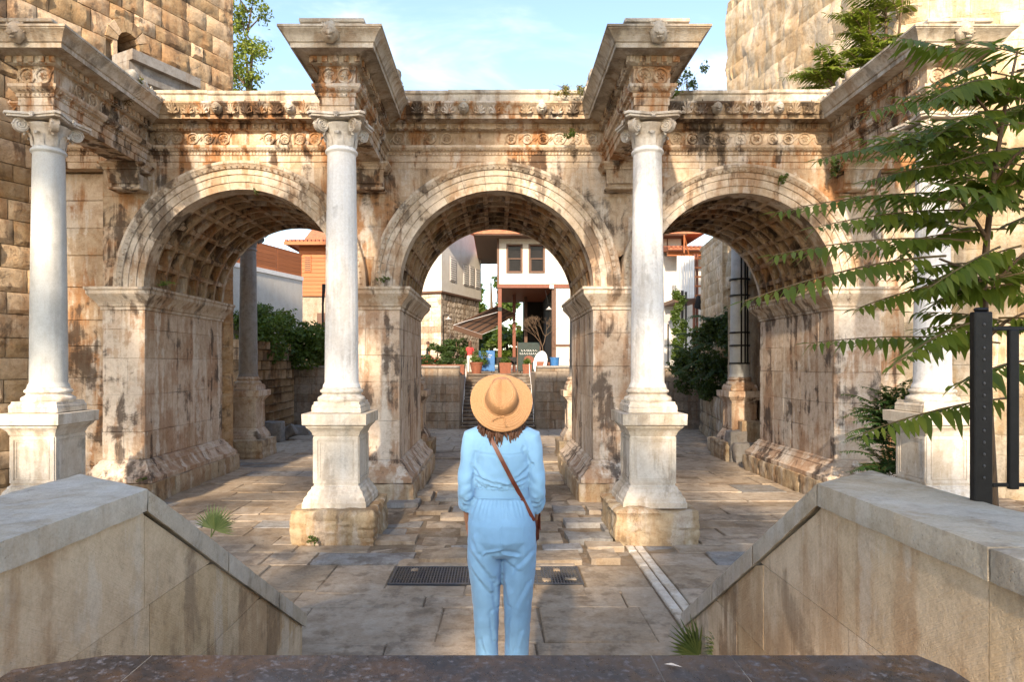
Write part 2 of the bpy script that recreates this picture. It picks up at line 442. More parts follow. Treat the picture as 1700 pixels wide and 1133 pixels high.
M['orange'] = plain('orange_timber', (0.42, 0.135, 0.045), 0.6, 0.15, 5, 0.2, stretch=(0.4, 0.4, 9), rvar=0.1)
M['tile'] = plain('terracotta_tile', (0.40, 0.14, 0.075), 0.75, 0.2, 6, 0.3, rvar=0.2)
M['pot'] = plain('terracotta_pot', (0.22, 0.075, 0.04), 0.7, 0.15, 9, 0.2)
M['dark'] = plain('interior_shade', (0.006, 0.005, 0.005), 0.8, 0.1, 3, 0.0)  # shade of the open cafe floor, put into the wall colour
M['glass'] = plain('window_glass', (0.012, 0.01, 0.01), 0.15, 0.2, 2, 0.0, spec=0.25)
M['iron'] = plain('black_iron', (0.008, 0.008, 0.009), 0.5, 0.2, 20, 0.3, spec=0.3)
M['ironw'] = plain('worn_iron_grating', (0.035, 0.042, 0.055), 0.42, 0.3, 9, 0.3, spec=0.5, alt=(0.08, 0.07, 0.06))
M['white'] = plain('white_paint', (0.75, 0.75, 0.74), 0.5, 0.06, 6, 0.05)
M['greyp'] = plain('grey_shutter', (0.38, 0.36, 0.35), 0.6, 0.06, 6, 0.05)
M['awning'] = plain('brown_canvas', (0.17, 0.095, 0.06), 0.8, 0.1, 30, 0.1)
M['awnst'] = plain('dark_canvas_stripe', (0.05, 0.035, 0.028), 0.8, 0.1, 30, 0.1)
M['blue'] = plain('blue_plastic', (0.03, 0.14, 0.36), 0.4, 0.1, 6, 0.0)
M['chalk'] = plain('dark_green_board', (0.012, 0.03, 0.028), 0.5, 0.2, 6, 0.0)
M['bark'] = plain('bark', (0.14, 0.09, 0.055), 0.85, 0.25, 12, 0.6, stretch=(4, 4, 0.7))
M['stem'] = plain('green_stem', (0.16, 0.11, 0.05), 0.6, 0.2, 12, 0.2)
M['leaf'] = leafmat('leaf_green', (0.055, 0.105, 0.018), (0.10, 0.15, 0.025))
M['leafdk'] = leafmat('leaf_dark', (0.022, 0.05, 0.012), (0.05, 0.085, 0.018), 0.25)
M['ail'] = leafmat('ailanthus_leaf', (0.085, 0.135, 0.018), (0.19, 0.225, 0.035), 0.45, 0.42)
M['ailtop'] = leafmat('sunlit_ailanthus_leaf', (0.12, 0.18, 0.022), (0.20, 0.23, 0.035), 0.35, 0.4)  # lighter copy of the ailanthus leaf, sunlight painted into the green
M['fern'] = leafmat('fern_leaf', (0.025, 0.07, 0.02), (0.05, 0.10, 0.025), 0.25)
M['palm'] = leafmat('palm_leaf', (0.05, 0.085, 0.03), (0.10, 0.13, 0.045), 0.25)
M['dry'] = leafmat('dry_scrub', (0.16, 0.15, 0.04), (0.24, 0.19, 0.06), 0.3, 0.6)
M['flower'] = plain('red_bloom', (0.5, 0.04, 0.04), 0.6, 0.1, 6, 0)
def granite():
    k = NT('dark_brown_granite'); P = k.pos()
    n = k.noise(P, 7.0, 8, 0.7, 0.8); f = k.noise(P, 55.0, 5, 0.75)
    c = k.mix(k.rng(n, 0.38, 0.6), (0.016, 0.016, 0.019), (0.06, 0.036, 0.024))
    c = k.mix(k.rng(f, 0.52, 0.68, 0, 0.8), c, (0.13, 0.13, 0.15))
    c = k.mix(k.rng(k.noise(P, 3.0, 4), 0.5, 0.7, 0, 0.6), c, (0.05, 0.055, 0.07))
    k.set(k.p.inputs['Base Color'], c)
    k.set(k.p.inputs['Roughness'], k.rng(f, 0.3, 0.7, 0.25, 0.42))
    k.bump(f, 0.08, 0.005)
    return k.m
M['granite'] = granite()
# ------------------------------------------------------------------ ground
def big_ground():
    mb = MB(); mb.box(-400, 400, -300, 900, -0.8, 0.02)
    return tag(mb.build('ground', M['earth'], recalc=False), kind='structure')
big_ground()

def plaza():
    base = MB(); base.box(-11.5, 11.5, 5.5, 30.0, -0.3, 0.062)
    root = tag(base.build('plaza_pavement', M['earth'], recalc=False), kind='structure')
    r = random.Random(21)
    small = MB()
    count = 0
    y = 6.3
    blocked = []   # column plinths and piers hide what lies under them
    for cx in (-7.7, -2.66, 2.6, 7.5): blocked.append((cx - 0.6, cx + 0.6, 10.8, 12.0))
    while y < 29.6:
        d = r.uniform(0.55, 1.05) if y < 12 else r.uniform(0.7, 1.2)
        if 9.5 < y < 14: d = r.uniform(.42, .72)
        y1 = min(y + d, 29.8)
        lim = min(10.8, 0.76 * y1 + 1.0)
        x = -lim + r.uniform(0, 0.5)
        while x < lim:
            w = r.uniform(0.6, 1.65) if y < 13.5 else r.uniform(0.9, 1.9)
            if -2.5 < x < 2.2 and 9.5 < y < 15: w = r.uniform(.42, .95)
            x1 = x + w
            if x < 2.05 < x1 and y < 10.6: x1 = 2.05 if 2.05 - x > 0.3 else x1
            skip = any(a < x and x1 < b and c < y and y1 < e for a, b, c, e in blocked)
            rough = abs((x + x1) / 2 + 0.1) < 2.4 and 9.6 < y < 17
            if rough and r.random() < 0.10: skip = True
            # the iron grating and the pale kerb strip have their own beds
            if y1 > 8.72 and y < 9.52 and x1 > -1.45 and x < 1.15 and y < 10:
                skip = True
            if x1 > 2.06 and x < 2.36 and y < 10.6: x = 2.36; x1 = x + w
            if x1 - x > 0.2 and not skip:
                top = 0.08 + (r.uniform(-0.035, 0.085) if rough else r.uniform(-0.008, 0.008))
                g = 0.007 if not rough else r.uniform(0.012, 0.06)
                m = M['pavegrey'] if r.random() < (0.25 if rough else 0.13) else M['pave']
                tgt = MB() if count < 292 else small
                near = y < 14
                if rough and r.random() < 0.6:
                    tgt.rough(x + g, x1 - g, y + g, y1 - g, -0.1, top + 0.02, 0.2, 0.045, 2.5, r.uniform(0, 90))
                else:
                    tgt.cbox(x + g, x1 - g, y + g, y1 - g, -0.1, top, 0.012, 0.012 if near else 0.02, r)
                if tgt is not small:
                    tgt.build('paving_stone', m, root, smooth=None)
                    count += 1
            x = x1
        y = y1
    if small.v:
        tag(small.build('distant_paving', M['pave'], root), kind='stuff')
    # slabs round the grating
    r2 = random.Random(5)
    for (a, b, c, d) in ((-3.1, -2.3, 8.5, 9.6), (-2.3, -1.45, 8.4, 9.6), (1.17, 2.04, 8.45, 9.55), (-1.45, -0.4, 8.3, 8.72), (-0.4, 0.5, 8.34, 8.72), (0.5, 1.15, 8.3, 8.72), (-1.45, 0.1, 9.53, 9.9), (0.1, 1.15, 9.53, 9.95)):
        MB().cbox(a + .008, b - .008, c + .008, d - .008, -0.1, 0.086 + r2.uniform(0, .006), 0.012, 0.008, r2).build('paving_stone', M['pave'], root)
    # pale kerb strip with a groove
    y = 6.3
    while y < 10.6:
        y1 = min(10.6, y + r2.uniform(0.7, 1.2))
        MB().cbox(2.065, 2.185, y + .006, y1 - .006, -0.1, 0.10, 0.012, 0.004, r2).build('kerb_stone', M['ped'], root)
        MB().cbox(2.215, 2.335, y + .006, y1 - .006, -0.1, 0.092, 0.012, 0.004, r2).build('kerb_stone', M['ped'], root)
        y = y1
plaza()

def grating():
    g = thing('floor_grating', (-0.14, 9.12, 0.04), 'worn dark iron grating set into the plaza paving', 'grating')
    MB().box(-1.41, 1.13, 8.76, 9.5, 0.036, 0.068).build('tray', M['ironw'], g)
    fr = MB()
    fr.cbox(-1.41, 1.13, 8.74, 8.78, 0.05, 0.10, 0.005); fr.cbox(-1.41, 1.13, 9.47, 9.51, 0.05, 0.10, 0.005)
    fr.cbox(-1.44, -1.40, 8.74, 9.51, 0.05, 0.101, 0.005); fr.cbox(1.12, 1.16, 8.74, 9.51, 0.05, 0.101, 0.005)
    fr.build('frame', M['ironw'], g)
    bars = MB(); r = random.Random(3)
    x = -1.38
    while x < 1.1:
        if not (0.55 < x < 0.62): bars.box(x, x + 0.014, 8.78, 9.47, 0.066, 0.094)
        x += 0.04
    y = 8.82
    while y < 9.46:
        bars.box(-1.40, 1.12, y, y + 0.012, 0.057, 0.092); y += 0.075
    tag(bars.build('bar_mesh', M['ironw'], g, recalc=False), kind='stuff')
    for (x, y, w, d) in ((0.62, 8.86, 0.12, 0.1), (0.80, 9.3, 0.1, 0.09), (0.92, 8.9, 0.16, 0.06), (0.55, 9.36, .08, .07), (-1.2, 9.3, .1, .08)):
        MB().rough(x, x + w, y, y + d, 0.06, 0.112, 0.03, 0.012, 9, x * 9).build('pebble', M['pave'], g, smooth=60)
grating()

# ------------------------------------------------------------------ gate
YF, YB = 14.2, 18.2
SPR = 4.64
ARCH = [(-5.43, 2.10), (0.0, 2.075), (5.22, 2.02)]
gate = thing('triple_arched_gate', (0, 16.2, 0.05), 'ancient weathered limestone gate with three coffered arches and carved entablature', 'gate')

BASE = [(-.3, .0), (.30, .0), (.30, .09), (.27, .11), (.22, .16), (.15, .26), (.13, .28), (.13, .31), (.06, .38), (.05, .42), (.0, .45), (-.3, .45)]
IMP = [(-.3, .0), (.03, .0), (.03, .06), (.06, .08), (.07, .12), (.10, .17), (.16, .24), (.21, .30), (.23, .33), (.23, .40), (.26, .42), (.26, .475), (-.3, .475)]
def ring(prof, x0, x1, y0, y1, z, name, mat, parent, sides='frbl', w=1.0, gap=0.003, smooth=25):
    P = [(x0, y0), (x1, y0), (x1, y1), (x0, y1)]
    for i, sd_ in enumerate('frbl'):
        if sd_ not in sides: continue
        a = Vector(P[i]); b = Vector(P[(i + 1) % 4]); L = (b - a).length
        xs = splits(0, L, w, 0.15)
        t = (b - a) / L
        for q in range(len(xs) - 1):
            m0 = 1 if q == 0 else 0; m1 = 1 if q == len(xs) - 2 else 0
            MB().piece(prof, a + t * (xs[q] + (gap if not m0 else 0)), a + t * (xs[q + 1] - (gap if not m1 else 0)), m0, m1, z + rng.uniform(-.002, .002)).build(name, mat, parent, smooth=smooth)

def pier(x0, x1, seed):
    r = random.Random(seed)
    root = MB().box(x0 + .05, x1 - .05, YF + .06, YB - .06, 0.1, SPR + .02).build('pier', M['mortar'], gate, recalc=False)
    zs = [0.95]
    while zs[-1] < 4.0: zs.append(zs[-1] + r.uniform(0.55, 0.85))
    zs[-1] = 4.165
    if zs[-1] - zs[-2] < 0.35: zs.pop(-2)
    for i in range(len(zs) - 1):
        ys = splits(YF, YB, r.choice((0.85, 1.0, 1.3)), 0.22, r)
        for j in range(len(ys) - 1):
            xs = [x0, x1]
            if j in (0, len(ys) - 2) and (i + seed) % 2 and x1 - x0 > 0.9:
                xs = [x0, x0 + (x1 - x0) * r.uniform(0.4, 0.6), x1]
            for q in range(len(xs) - 1):
                e = r.uniform(0, 0.006)
                MB().cbox(xs[q] + .0015 - e * (q == 0), xs[q + 1] - .0015 + e, ys[j] + .0015 - e, ys[j + 1] - .0015, zs[i] + .0015, zs[i + 1] - .0015, r.choice((.006, .008, .014)), 0.003, r).build('ashlar_block', M['pier'], root)
    ring(BASE, x0, x1, YF, YB, 0.5, 'base_moulding', M['pier'], root, w=1.4)
    ring(IMP, x0, x1, YF, YB, 4.165, 'impost_moulding', M['arch'], root, w=1.3)
    # eroded plinth stones
    ys = splits(YF - .36, YB + .36, 1.1, 0.2, r)
    for j in range(len(ys) - 1):
        MB().rough(x0 - .36, x1 + .36, ys[j] + .005, ys[j + 1] - .005, 0.0, 0.497, 0.09, 0.03, 3.5, seed * 3 + j, 0.02).build('plinth_stone', M['trav'], root, smooth=40)
    return root
pier(-8.44, -7.53, 1); pier(-3.33, -2.075, 2); pier(2.075, 3.2, 3); pier(7.24, 8.25, 4)

def outer_wall(x0, x1, seed):
    r = random.Random(seed)
    root = MB().box(x0 + .02, x1 - .02, YF + .42, YB, 0.1, 7.18).build('return_wall', M['mortar'], gate, recalc=False)
    z = 0.1
    while z < 7.15:
        z1 = min(7.18, z + r.uniform(.55, .8))
        xs = splits(x0, x1, 0.8, .2, r)
        for q in range(len(xs) - 1):
            MB().cbox(xs[q] + .002, xs[q + 1] - .002, YF + .3 + r.uniform(0, .03), YF + .8, z + .002, z1 - .002, .014, .006, r).build('ashlar_block', M['lime'], root)
        z = z1
outer_wall(-9.5, -8.445, 11); outer_wall(8.255, 8.95, 12)

def low(x, extra):
    z = SPR
    for cx, R in ARCH:
        d = (R + extra) ** 2 - (x - cx) ** 2
        if d > 0: z = max(z, SPR + math.sqrt(d))
    return z

def spandrels():
    for front in (True, False):
        r = random.Random(31)
        root = MB().box(-8.4, 8.2, (YF + .3) if front else YB - .45, (YF + .4) if front else YB - .35, 6.9, 7.19).build('spandrel_wall', M['mortar'], gate, recalc=False)
        zs = [SPR, 5.3, 5.95, 6.6, 7.2]
        for i in range(4):
            xs = splits(-8.44, 8.25, 1.15, 0.3, r)
            for q in range(len(xs) - 1):
                a, b = xs[q] + .002, xs[q + 1] - .002
                n = 14
                X = [a + (b - a) * t / n for t in range(n + 1)]
                Lz = [max(zs[i] + .002, low(x, 0.565)) for x in X]
                top = zs[i + 1] - .002
                run = []; runs = []
                for x, l in zip(X, Lz):
                    if l < top - 0.01: run.append((x, l))
                    elif run: runs.append(run); run = []
                if run: runs.append(run)
                for rn in runs:
                    if len(rn) < 2: continue
                    poly = [(x, l) for x, l in rn] + [(rn[-1][0], top), (rn[0][0], top)]
                    e = r.uniform(0, .014)
                    if front: MB().prism(poly, 'y', YF + e, YF + .5).build('ashlar_block', M['lime'], root)
                    else: MB().prism(poly, 'y', YB - .5, YB - e).build('ashlar_block', M['lime'], root)
spandrels()

def arch(cx, R, nv):
    root = empty('arch_tmp', (cx, YF, SPR)); root.name = 'arch'; WL[root.name] = Vector((cx, YF, SPR))
    root.parent = gate; root.matrix_parent_inverse = Matrix.Translation(-WL[gate.name])
    # moulded voussoirs: profile (radius, y)
    pr = [(R, YF + .36), (R, YF - .05), (R + .03, YF - .055), (R + .15, YF - .055), (R + .155, YF - .08), (R + .30, YF - .085),
          (R + .31, YF - .11), (R + .42, YF - .115), (R + .43, YF - .15), (R + .50, YF - .19), (R + .52, YF - .21), (R + .57, YF - .21), (R + .58, YF - .19), (R + .58, YF + .36)]
    da = PI / nv; g = 0.0012
    src = None
    for k in range(nv):
        th = -PI / 2 + da * (k + .5)
        if src is None or k % 4 == 0:
            mb = MB(); V = []; F = []; ns = 4; m = len(pr)
            rr = random.Random(k + int(cx * 10))
            for s_ in range(ns + 1):
                a = -da / 2 + g + (da - 2 * g) * s_ / ns
                for (q, y) in pr: V.append((q * math.sin(a), y - YF + rr.uniform(-.004, .004), q * math.cos(a)))
            for s_ in range(ns):
                for i in range(m):
                    j = (i + 1) % m
                    F.append((s_ * m + i, s_ * m + j, (s_ + 1) * m + j, (s_ + 1) * m + i))
            F.append(tuple(range(m))); F.append(tuple(ns * m + i for i in range(m)))
            mb.add(V, F)
            src = mb.build('voussoir', M['arch'], root, smooth=25, origin=(0, 0, 0))
            src.location = (cx, YF, SPR); src.rotation_euler = (0, th, 0); WL[src.name] = Vector((cx, YF, SPR))
        else:
            inst(src, (cx, YF, SPR), (0, th, 0), root)
    # beaded outer moulding
    bm_ = MB()
    n = 64
    for i in range(n):
        a = -PI / 2 + PI * (i + .5) / n; q = R + .462
        c = Vector((cx + q * math.sin(a), YF - .172, SPR + q * math.cos(a)))
        t = Vector((math.cos(a), 0, -math.sin(a))); u = Vector((math.sin(a), 0, math.cos(a)))
        V = [c + t * dx * .028 + u * dz * .030 + Vector((0, dy, 0)) for dx, dz, dy in ((-1, 0, 0), (0, -1, .01), (1, 0, 0), (0, 1, -.02), (0, 0, -.03))]
        bm_.add(V, [(0, 1, 4), (1, 2, 4), (2, 3, 4), (3, 0, 4)])
    tag(bm_.build('bead_moulding', M['arch'], root), kind='stuff')
    # coffers
    NA, ND = 13, 7
    y0c, y1c = YF + .36, YB - .02
    da = PI / NA; dy = (y1c - y0c) / ND
    def coffer(seed):
        rr = random.Random(seed)
        lv = [(0.5, 0.30), (0.5, 0.0), (0.40, 0.0), (0.385, 0.075), (0.315, 0.085), (0.30, 0.15), (0.255, 0.155), (0.245, 0.205)]
        V = []; F = []; per = []
        ns = 3
        for f, dep in lv:
            row = []
            pts = []
            for i in range(ns): pts.append((-f + 2 * f * i / ns, -f))
            for i in range(ns): pts.append((f, -f + 2 * f * i / ns))
            for i in range(ns): pts.append((f - 2 * f * i / ns, f))
            for i in range(ns): pts.append((-f, f - 2 * f * i / ns))
            for (u, w) in pts:
                rad = R + dep + (rr.uniform(-.012, .012) if 0 < dep < .2 else 0)
                a = u * da; row.append(len(V)); V.append((rad * math.sin(a), w * dy, rad * math.cos(a)))
            per.append(row)
        for k in range(len(per) - 1):
            L = len(per[k])
            for i in range(L): F.append((per[k][i], per[k][(i + 1) % L], per[k + 1][(i + 1) % L], per[k + 1][i]))
        F.append(tuple(per[-1]))
        mb = MB().add(V, F)
        # rosette
        c = len(mb.v)
        rs = rr.uniform(0.085, .115)
        V = [(0, 0, R + 0.10)]; F = []
        for i in range(12):
            a = 2 * PI * i / 12; q = rs * (1 if i % 2 else .72)
            V.append((q * math.cos(a), q * math.sin(a), R + .165 + .02 * (i % 2)))
        for i in range(12): F.append((0, 1 + i, 1 + (i + 1) % 12))
        mb.add(V, F)
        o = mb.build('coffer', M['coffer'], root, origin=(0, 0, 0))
        return o
    srcs = [coffer(s_) for s_ in range(5)]
    used = set()
    for k in range(NA):
        th = -PI / 2 + da * (k + .5)
        for j in range(ND):
            w = rng.randrange(5)
            loc = (cx, y0c + dy * (j + .5), SPR); rot = (0, th, 0)
            if w not in used:
                used.add(w); srcs[w].location = loc; srcs[w].rotation_euler = rot; WL[srcs[w].name] = Vector(loc)
            else: inst(srcs[w], loc, rot, root)
    for w in range(5):
        if w not in used: bpy.data.objects.remove(srcs[w])
    # rear archivolt
    mb = MB(); V = []; F = []; n = 36
    pr2 = [(R, YB - .03), (R, YB + .08), (R + .57, YB + .14), (R + .57, YB - .03)]
    for s_ in range(n + 1):
        a = -PI / 2 + PI * s_ / n
        for (q, y) in pr2: V.append((cx + q * math.sin(a), y, SPR + q * math.cos(a)))
    for s_ in range(n):
        for i in range(4): F.append((s_ * 4 + i, s_ * 4 + (i + 1) % 4, (s_ + 1) * 4 + (i + 1) % 4, (s_ + 1) * 4 + i))
    F += [(0, 1, 2, 3), (n * 4 + 3, n * 4 + 2, n * 4 + 1, n * 4)]
    mb.add(V, F).build('rear_archivolt', M['arch'], root)
arch(*ARCH[0], 13); arch(*ARCH[1], 15); arch(*ARCH[2], 13)

MB().box(-9.4, 8.9, YF + .28, YB, 7.195, 8.62).build('roof_core', M['mortar'], gate, recalc=False)

# entablature
CX = (-7.7, -2.66, 2.6, 7.5)
HW = 0.275; YR = 11.1
PATH = [(-10.2, YF)]
for c in CX: PATH += [(c - HW, YF), (c - HW, YR), (c + HW, YR), (c + HW, YF)]
PATH += [(10.0, YF)]
ARCHI = [(-.27, 0), (0, 0), (0, .13), (.022, .14), (.022, .265), (.045, .275), (.045, .335), (.085, .36), (.12, .40), (.13, .415), (.13, .46), (-.27, .46)]
FRIEZ = [(-.27, .462), (.012, .462), (.02, .50), (.035, .62), (.02, .74), (.05, .778), (-.27, .778)]
CORN = [(-.27, .78), (.09, .78), (.13, .80), (.13, .915), (.20, .93), (.23, .95), (.37, .965), (.375, .925), (.395, .925), (.395, 1.0), (.42, 1.015), (.425, 1.03),
        (.45, 1.07), (.49, 1.13), (.54, 1.17), (.545, 1.185), (.56, 1.19), (.56, 1.225), (-.27, 1.225)]
def turn(i):
    if i <= 0 or i >= len(PATH) - 1: return 0
    a = Vector(PATH[i]) - Vector(PATH[i - 1]); b = Vector(PATH[i + 1]) - Vector(PATH[i])
    return 1 if a.x * b.y - a.y * b.x > 0 else -1
ent = MB().box(-9.3, 8.8, YF + .27, YF + .3, 7.2, 8.4).build('entablature', M['mortar'], gate, recalc=False)
dent = [MB().cbox(-.047, .047, -.075, .0, 0, .10, .006).build('dentil', M['ent'], ent)]
dent0 = dent[0]; ndent = 0
def rosette_mesh(kind):
    mb = MB()
    Rr = .115
    # scroll ring
    n, k = 18, 6
    V = []; F = []
    for i in range(n):
        a = 2 * PI * i / n * (1 if kind else 1)
        for j in range(k):
            b = 2 * PI * j / k
            q = Rr + .017 * math.cos(b)
            V.append((q * math.cos(a), -.016 * math.sin(b) - .008, q * math.sin(a)))
    for i in range(n):
        for j in range(k):
            F.append((i * k + j, ((i + 1) % n) * k + j, ((i + 1) % n) * k + (j + 1) % k, i * k + (j + 1) % k))
    mb.add(V, F)
    # petals
    np_ = 8 if kind else 6
    for p in range(np_):
        a = 2 * PI * p / np_ + .2
        u = Vector((math.cos(a), 0, math.sin(a))); w = Vector((-math.sin(a), 0, math.cos(a)))
        L = .082 if kind else .07
        V = [Vector((0, -.012, 0)), u * L * .55 + w * .022 + Vector((0, -.002, 0)), u * L + Vector((0, -.012, 0)), u * L * .55 - w * .022 + Vector((0, -.002, 0)), u * L * .55 + Vector((0, -.034, 0))]
        mb.add(V, [(0, 1, 4), (1, 2, 4), (2, 3, 4), (3, 0, 4)])
    # tendril to the next scroll
    mb.tube([(Rr, -.01, 0), (Rr + .03, -.012, .06), (Rr + .055, -.012, .11)], [.014, .012, .006], 5)
    mb.tube([(-Rr, -.01, 0), (-Rr - .03, -.012, -.06), (-Rr - .055, -.012, -.11)], [.014, .012, .006], 5)
    return mb
ros = [rosette_mesh(0).build('frieze_scroll', M['ent'], ent, origin=(0, 0, 0)), rosette_mesh(1).build('frieze_scroll', M['ent'], ent, origin=(0, 0, 0))]
def palmette_mesh():
    mb = MB()
    for i in range(7):
        a = R_(-66 + 22 * i); L = .17 - .02 * abs(i - 3)
        pts = []
        for t in (0.12, .45, .8, 1.0):
            aa = a * (1 + .25 * t)
            pts.append((math.sin(aa) * L * t, -.02 - .075 * t * math.cos(a), -.01 + math.cos(aa) * L * t))
        mb.tube(pts, [.010, .017, .02, .008], 5)
    mb.tube([(-.135, -.045, .12), (-.13, -.02, .03), (-.08, -.012, .0), (0, -.02, .015), (.08, -.012, .0), (.13, -.02, .03), (.135, -.045, .12)], .012, 5)
    return mb
pal = [palmette_mesh().build('palmette', M['ent'], ent, origin=(0, 0, 0))]
def lion_mesh():
    mb = MB()
    # head facing -y, mane, muzzle, brow, ears
    V = []; F = []; n = 14
    rings = [(.155, .02, 0), (.16, -.05, 0), (.135, -.10, 0), (.10, -.135, -.01), (.062, -.19, -.045), (.045, -.215, -.055), (.0, -.22, -.055)]
    for (q, y, dz) in rings:
        for i in range(n):
            a = 2 * PI * i / n
            mane = 1 + (.10 * (i % 2) if y > -.08 else 0)
            V.append((q * mane * .86 * math.cos(a), y, q * mane * 1.12 * math.sin(a) + dz))
    for k in range(len(rings) - 1):
        for i in range(n): F.append((k * n + i, k * n + (i + 1) % n, (k + 1) * n + (i + 1) % n, (k + 1) * n + i))
    mb.add(V, F)
    for s_ in (-1, 1):
        mb.lathe([(.0, 0), (.03, .005), (.028, .02), (.0, .03)], 0, 0, 8)
        b = len(mb.v)
        mb.tube([(s_ * .085, -.095, .055), (s_ * .03, -.14, .05)], [.02, .014], 6)          # brow
        mb.tube([(s_ * .11, -.04, .10), (s_ * .13, -.07, .155)], [.035, .012], 6)           # ear
        mb.tube([(s_ * .07, -.115, -.02), (s_ * .035, -.2, -.075)], [.03, .022], 6)          # cheek
    mb.tube([(0, -.12, .06), (0, -.17, .0), (0, -.215, -.03)], [.018, .024, .03], 6)         # nose
    mb.tube([(-.035, -.15, -.125), (0, -.19, -.135), (.035, -.15, -.125)], [.018, .024, .018], 6)   # jaw
    for i in range(11):
        a = PI * (.0 + i / 10); mb.tube([(.11 * math.cos(a), -.03, .13 * math.sin(a) + .0), (.165 * math.cos(a), -.06, .2 * math.sin(a))], [.028, .008], 5)
    return mb
lion = [lion_mesh().build('lion_head', M['corn'], ent, smooth=60, origin=(0, 0, 0))]
first = {}
def put(src, key, loc, rz):
    if key not in first:
        first[key] = 1; src.location = loc; src.rotation_euler = (0, 0, rz); WL[src.name] = Vector(loc); return src
    return inst(src, loc, (0, 0, rz), ent)
rl = random.Random(77)
extra_d = MB()
for i in range(len(PATH) - 1):
    a = Vector(PATH[i]); b = Vector(PATH[i + 1]); L = (b - a).length; t = (b - a) / L; n = Vector((t.y, -t.x))
    rz = math.atan2(t.y, t.x)
    m0, m1 = turn(i), turn(i + 1)
    wall = abs(t.x) > .5 and L > 1; fr = abs(t.x) > .5 and L < 1
    for (prof, name, mat, w) in ((ARCHI, 'architrave_block', M['ent'], 1.55), (FRIEZ, 'frieze_block', M['ent'], 1.3), (CORN, 'cornice_block', M['corn'] if not wall else M['ent'], 1.6)):
        xs = splits(0, L, w, .2, rl)
        for q in range(len(xs) - 1):
            s0, s1 = q == 0, q == len(xs) - 2
            dz = rl.uniform(-.003, .003) if wall else 0
            MB().piece(prof, a + t * (xs[q] + (0 if s0 else .002)), a + t * (xs[q + 1] - (0 if s1 else .002)), m0 if s0 else 0, m1 if s1 else 0, 7.2 + dz).build(name, mat, ent, smooth=30)
    # dentils
    lo_, hi_ = (.22 if m0 < 0 else -.17), (L - .22 if m1 < 0 else L + .17)
    nd = max(2, int((hi_ - lo_) / (.148 if wall else .15)))
    for q in range(nd):
        s_ = lo_ + (hi_ - lo_) * (q + .5) / nd
        p = a + t * s_ + n * .125
        if rl.random() < .05: continue
        if ndent < 296:
            put(dent0, 'd', (p.x, p.y, 8.005), rz); ndent += 1
        else:
            g = MB().cbox(-.047, .047, -.075, 0, 0, .10, .006); g.move(Matrix.Translation((p.x, p.y, 8.005)) @ Matrix.Rotation(rz, 4, 'Z')); extra_d.add(g.v, g.f)
    # frieze scrolls
    if L > 1:
        ns = int((L - .2) / .325)
        for q in range(ns):
            s_ = .12 + (L - .24) * (q + .5) / ns
            p = a + t * s_ + n * .035
            if wall and i == 8 and 1.35 < s_ < 2.65: continue      # replaced plain block in the middle bay
            if rl.random() < .1: continue
            o = put(ros[(q // 3) % 2], ('r', (q // 3) % 2), (p.x, p.y, 7.825), rz)
            o.rotation_euler = (0, rl.uniform(-.5, .5) + (PI if q % 2 else 0), rz); k_ = rl.uniform(.88, 1.12); o.scale = (k_, rl.uniform(.6, 1.25), k_)
    else:
        for s_ in (.14, .41):
            p = a + t * s_ + n * .035
            put(ros[0], ('r', 0), (p.x, p.y, 7.825), rz)
    # palmettes on the wall sima
    if wall:
        s_a = .58 if m0 < 0 else 0; s_b = L - (.58 if m1 < 0 else 0)
        npal = int((s_b - s_a) / .30)
        lions = {int(npal * .3), int(npal * .74)}
        for q in range(npal):
            s_ = s_a + (s_b - s_a) * (q + .5) / npal
            p = a + t * s_ + n * .41
            if i == 8 and 2.4 < s_ < 3.0: continue                  # gap of lost carving
            if q in lions:
                put(lion[0], 'l', (p.x + n.x * .04, p.y + n.y * .04, 8.34), rz).scale = (.8, .8, .8)
            elif rl.random() < .93: put(pal[0], 'p', (p.x + n.x * .04, p.y + n.y * .04, 8.215), rz).scale = (rl.uniform(.9, 1.1), rl.uniform(.8, 1.35), rl.uniform(1.3, 1.6))
    if fr:
        p = a + t * (L / 2) + n * .46
        o = put(lion[0], 'l', (p.x, p.y, 8.33), rz); o.scale = (1.0, .8, .95)
    # bead rows under the architrave crown and the dentils
    bd = MB(); nb = int(L / .07)
    for q in range(nb):
        p = a + t * (L * (q + .5) / nb)
        for (o_, z_, w_) in ((.10, 7.2 + .365, .022), (.045, 7.2 + .30, .018), (.115, 7.985, .018)):
            c = Vector((p.x + n.x * o_, p.y + n.y * o_, z_))
            T = Vector((t.x, t.y, 0)); Nn = Vector((n.x, n.y, 0))
            V = [c - T * w_, c + T * w_, c + Vector((0, 0, w_ * 1.2)), c - Vector((0, 0, w_ * 1.2)), c + Nn * .03]
            bd.add(V, [(0, 3, 4), (3, 1, 4), (1, 2, 4), (2, 0, 4)])
    tag(bd.build('bead_row', M['ent'], ent), kind='stuff')
    # blocking course
    if wall:
        xs = splits(0, L, 1.35, .25, rl)
        for q in range(len(xs) - 1):
            p0 = a + t * xs[q]; p1 = a + t * xs[q + 1]
            top = 8.72 + rl.uniform(-.03, .012)
            pr = [(-.25, 1.228), (.37, 1.228), (.37, 1.30), (.385, 1.34), (.385, top - 7.2 - .09), (.42, top - 7.2 - .06), (.42, top - 7.2), (-.25, top - 7.2)]
            MB().piece(pr, p0 + t * .003, p1 - t * .003, 0, 0, 7.2 + rl.uniform(-.002, .002)).build('blocking_stone', M['corn'], ent, smooth=30)
    if fr:
        cxx = (a.x + b.x) / 2
        MB().cbox(cxx - .50, cxx + .50, 10.72, 12.1, 8.427, 8.53, .012, .006, rl).build('crowning_slab', M['corn'], ent)
        MB().cbox(cxx - .53, cxx + .53, 10.69, 12.14, 8.532, 8.60, .012, .006, rl).build('crowning_slab', M['corn'], ent)
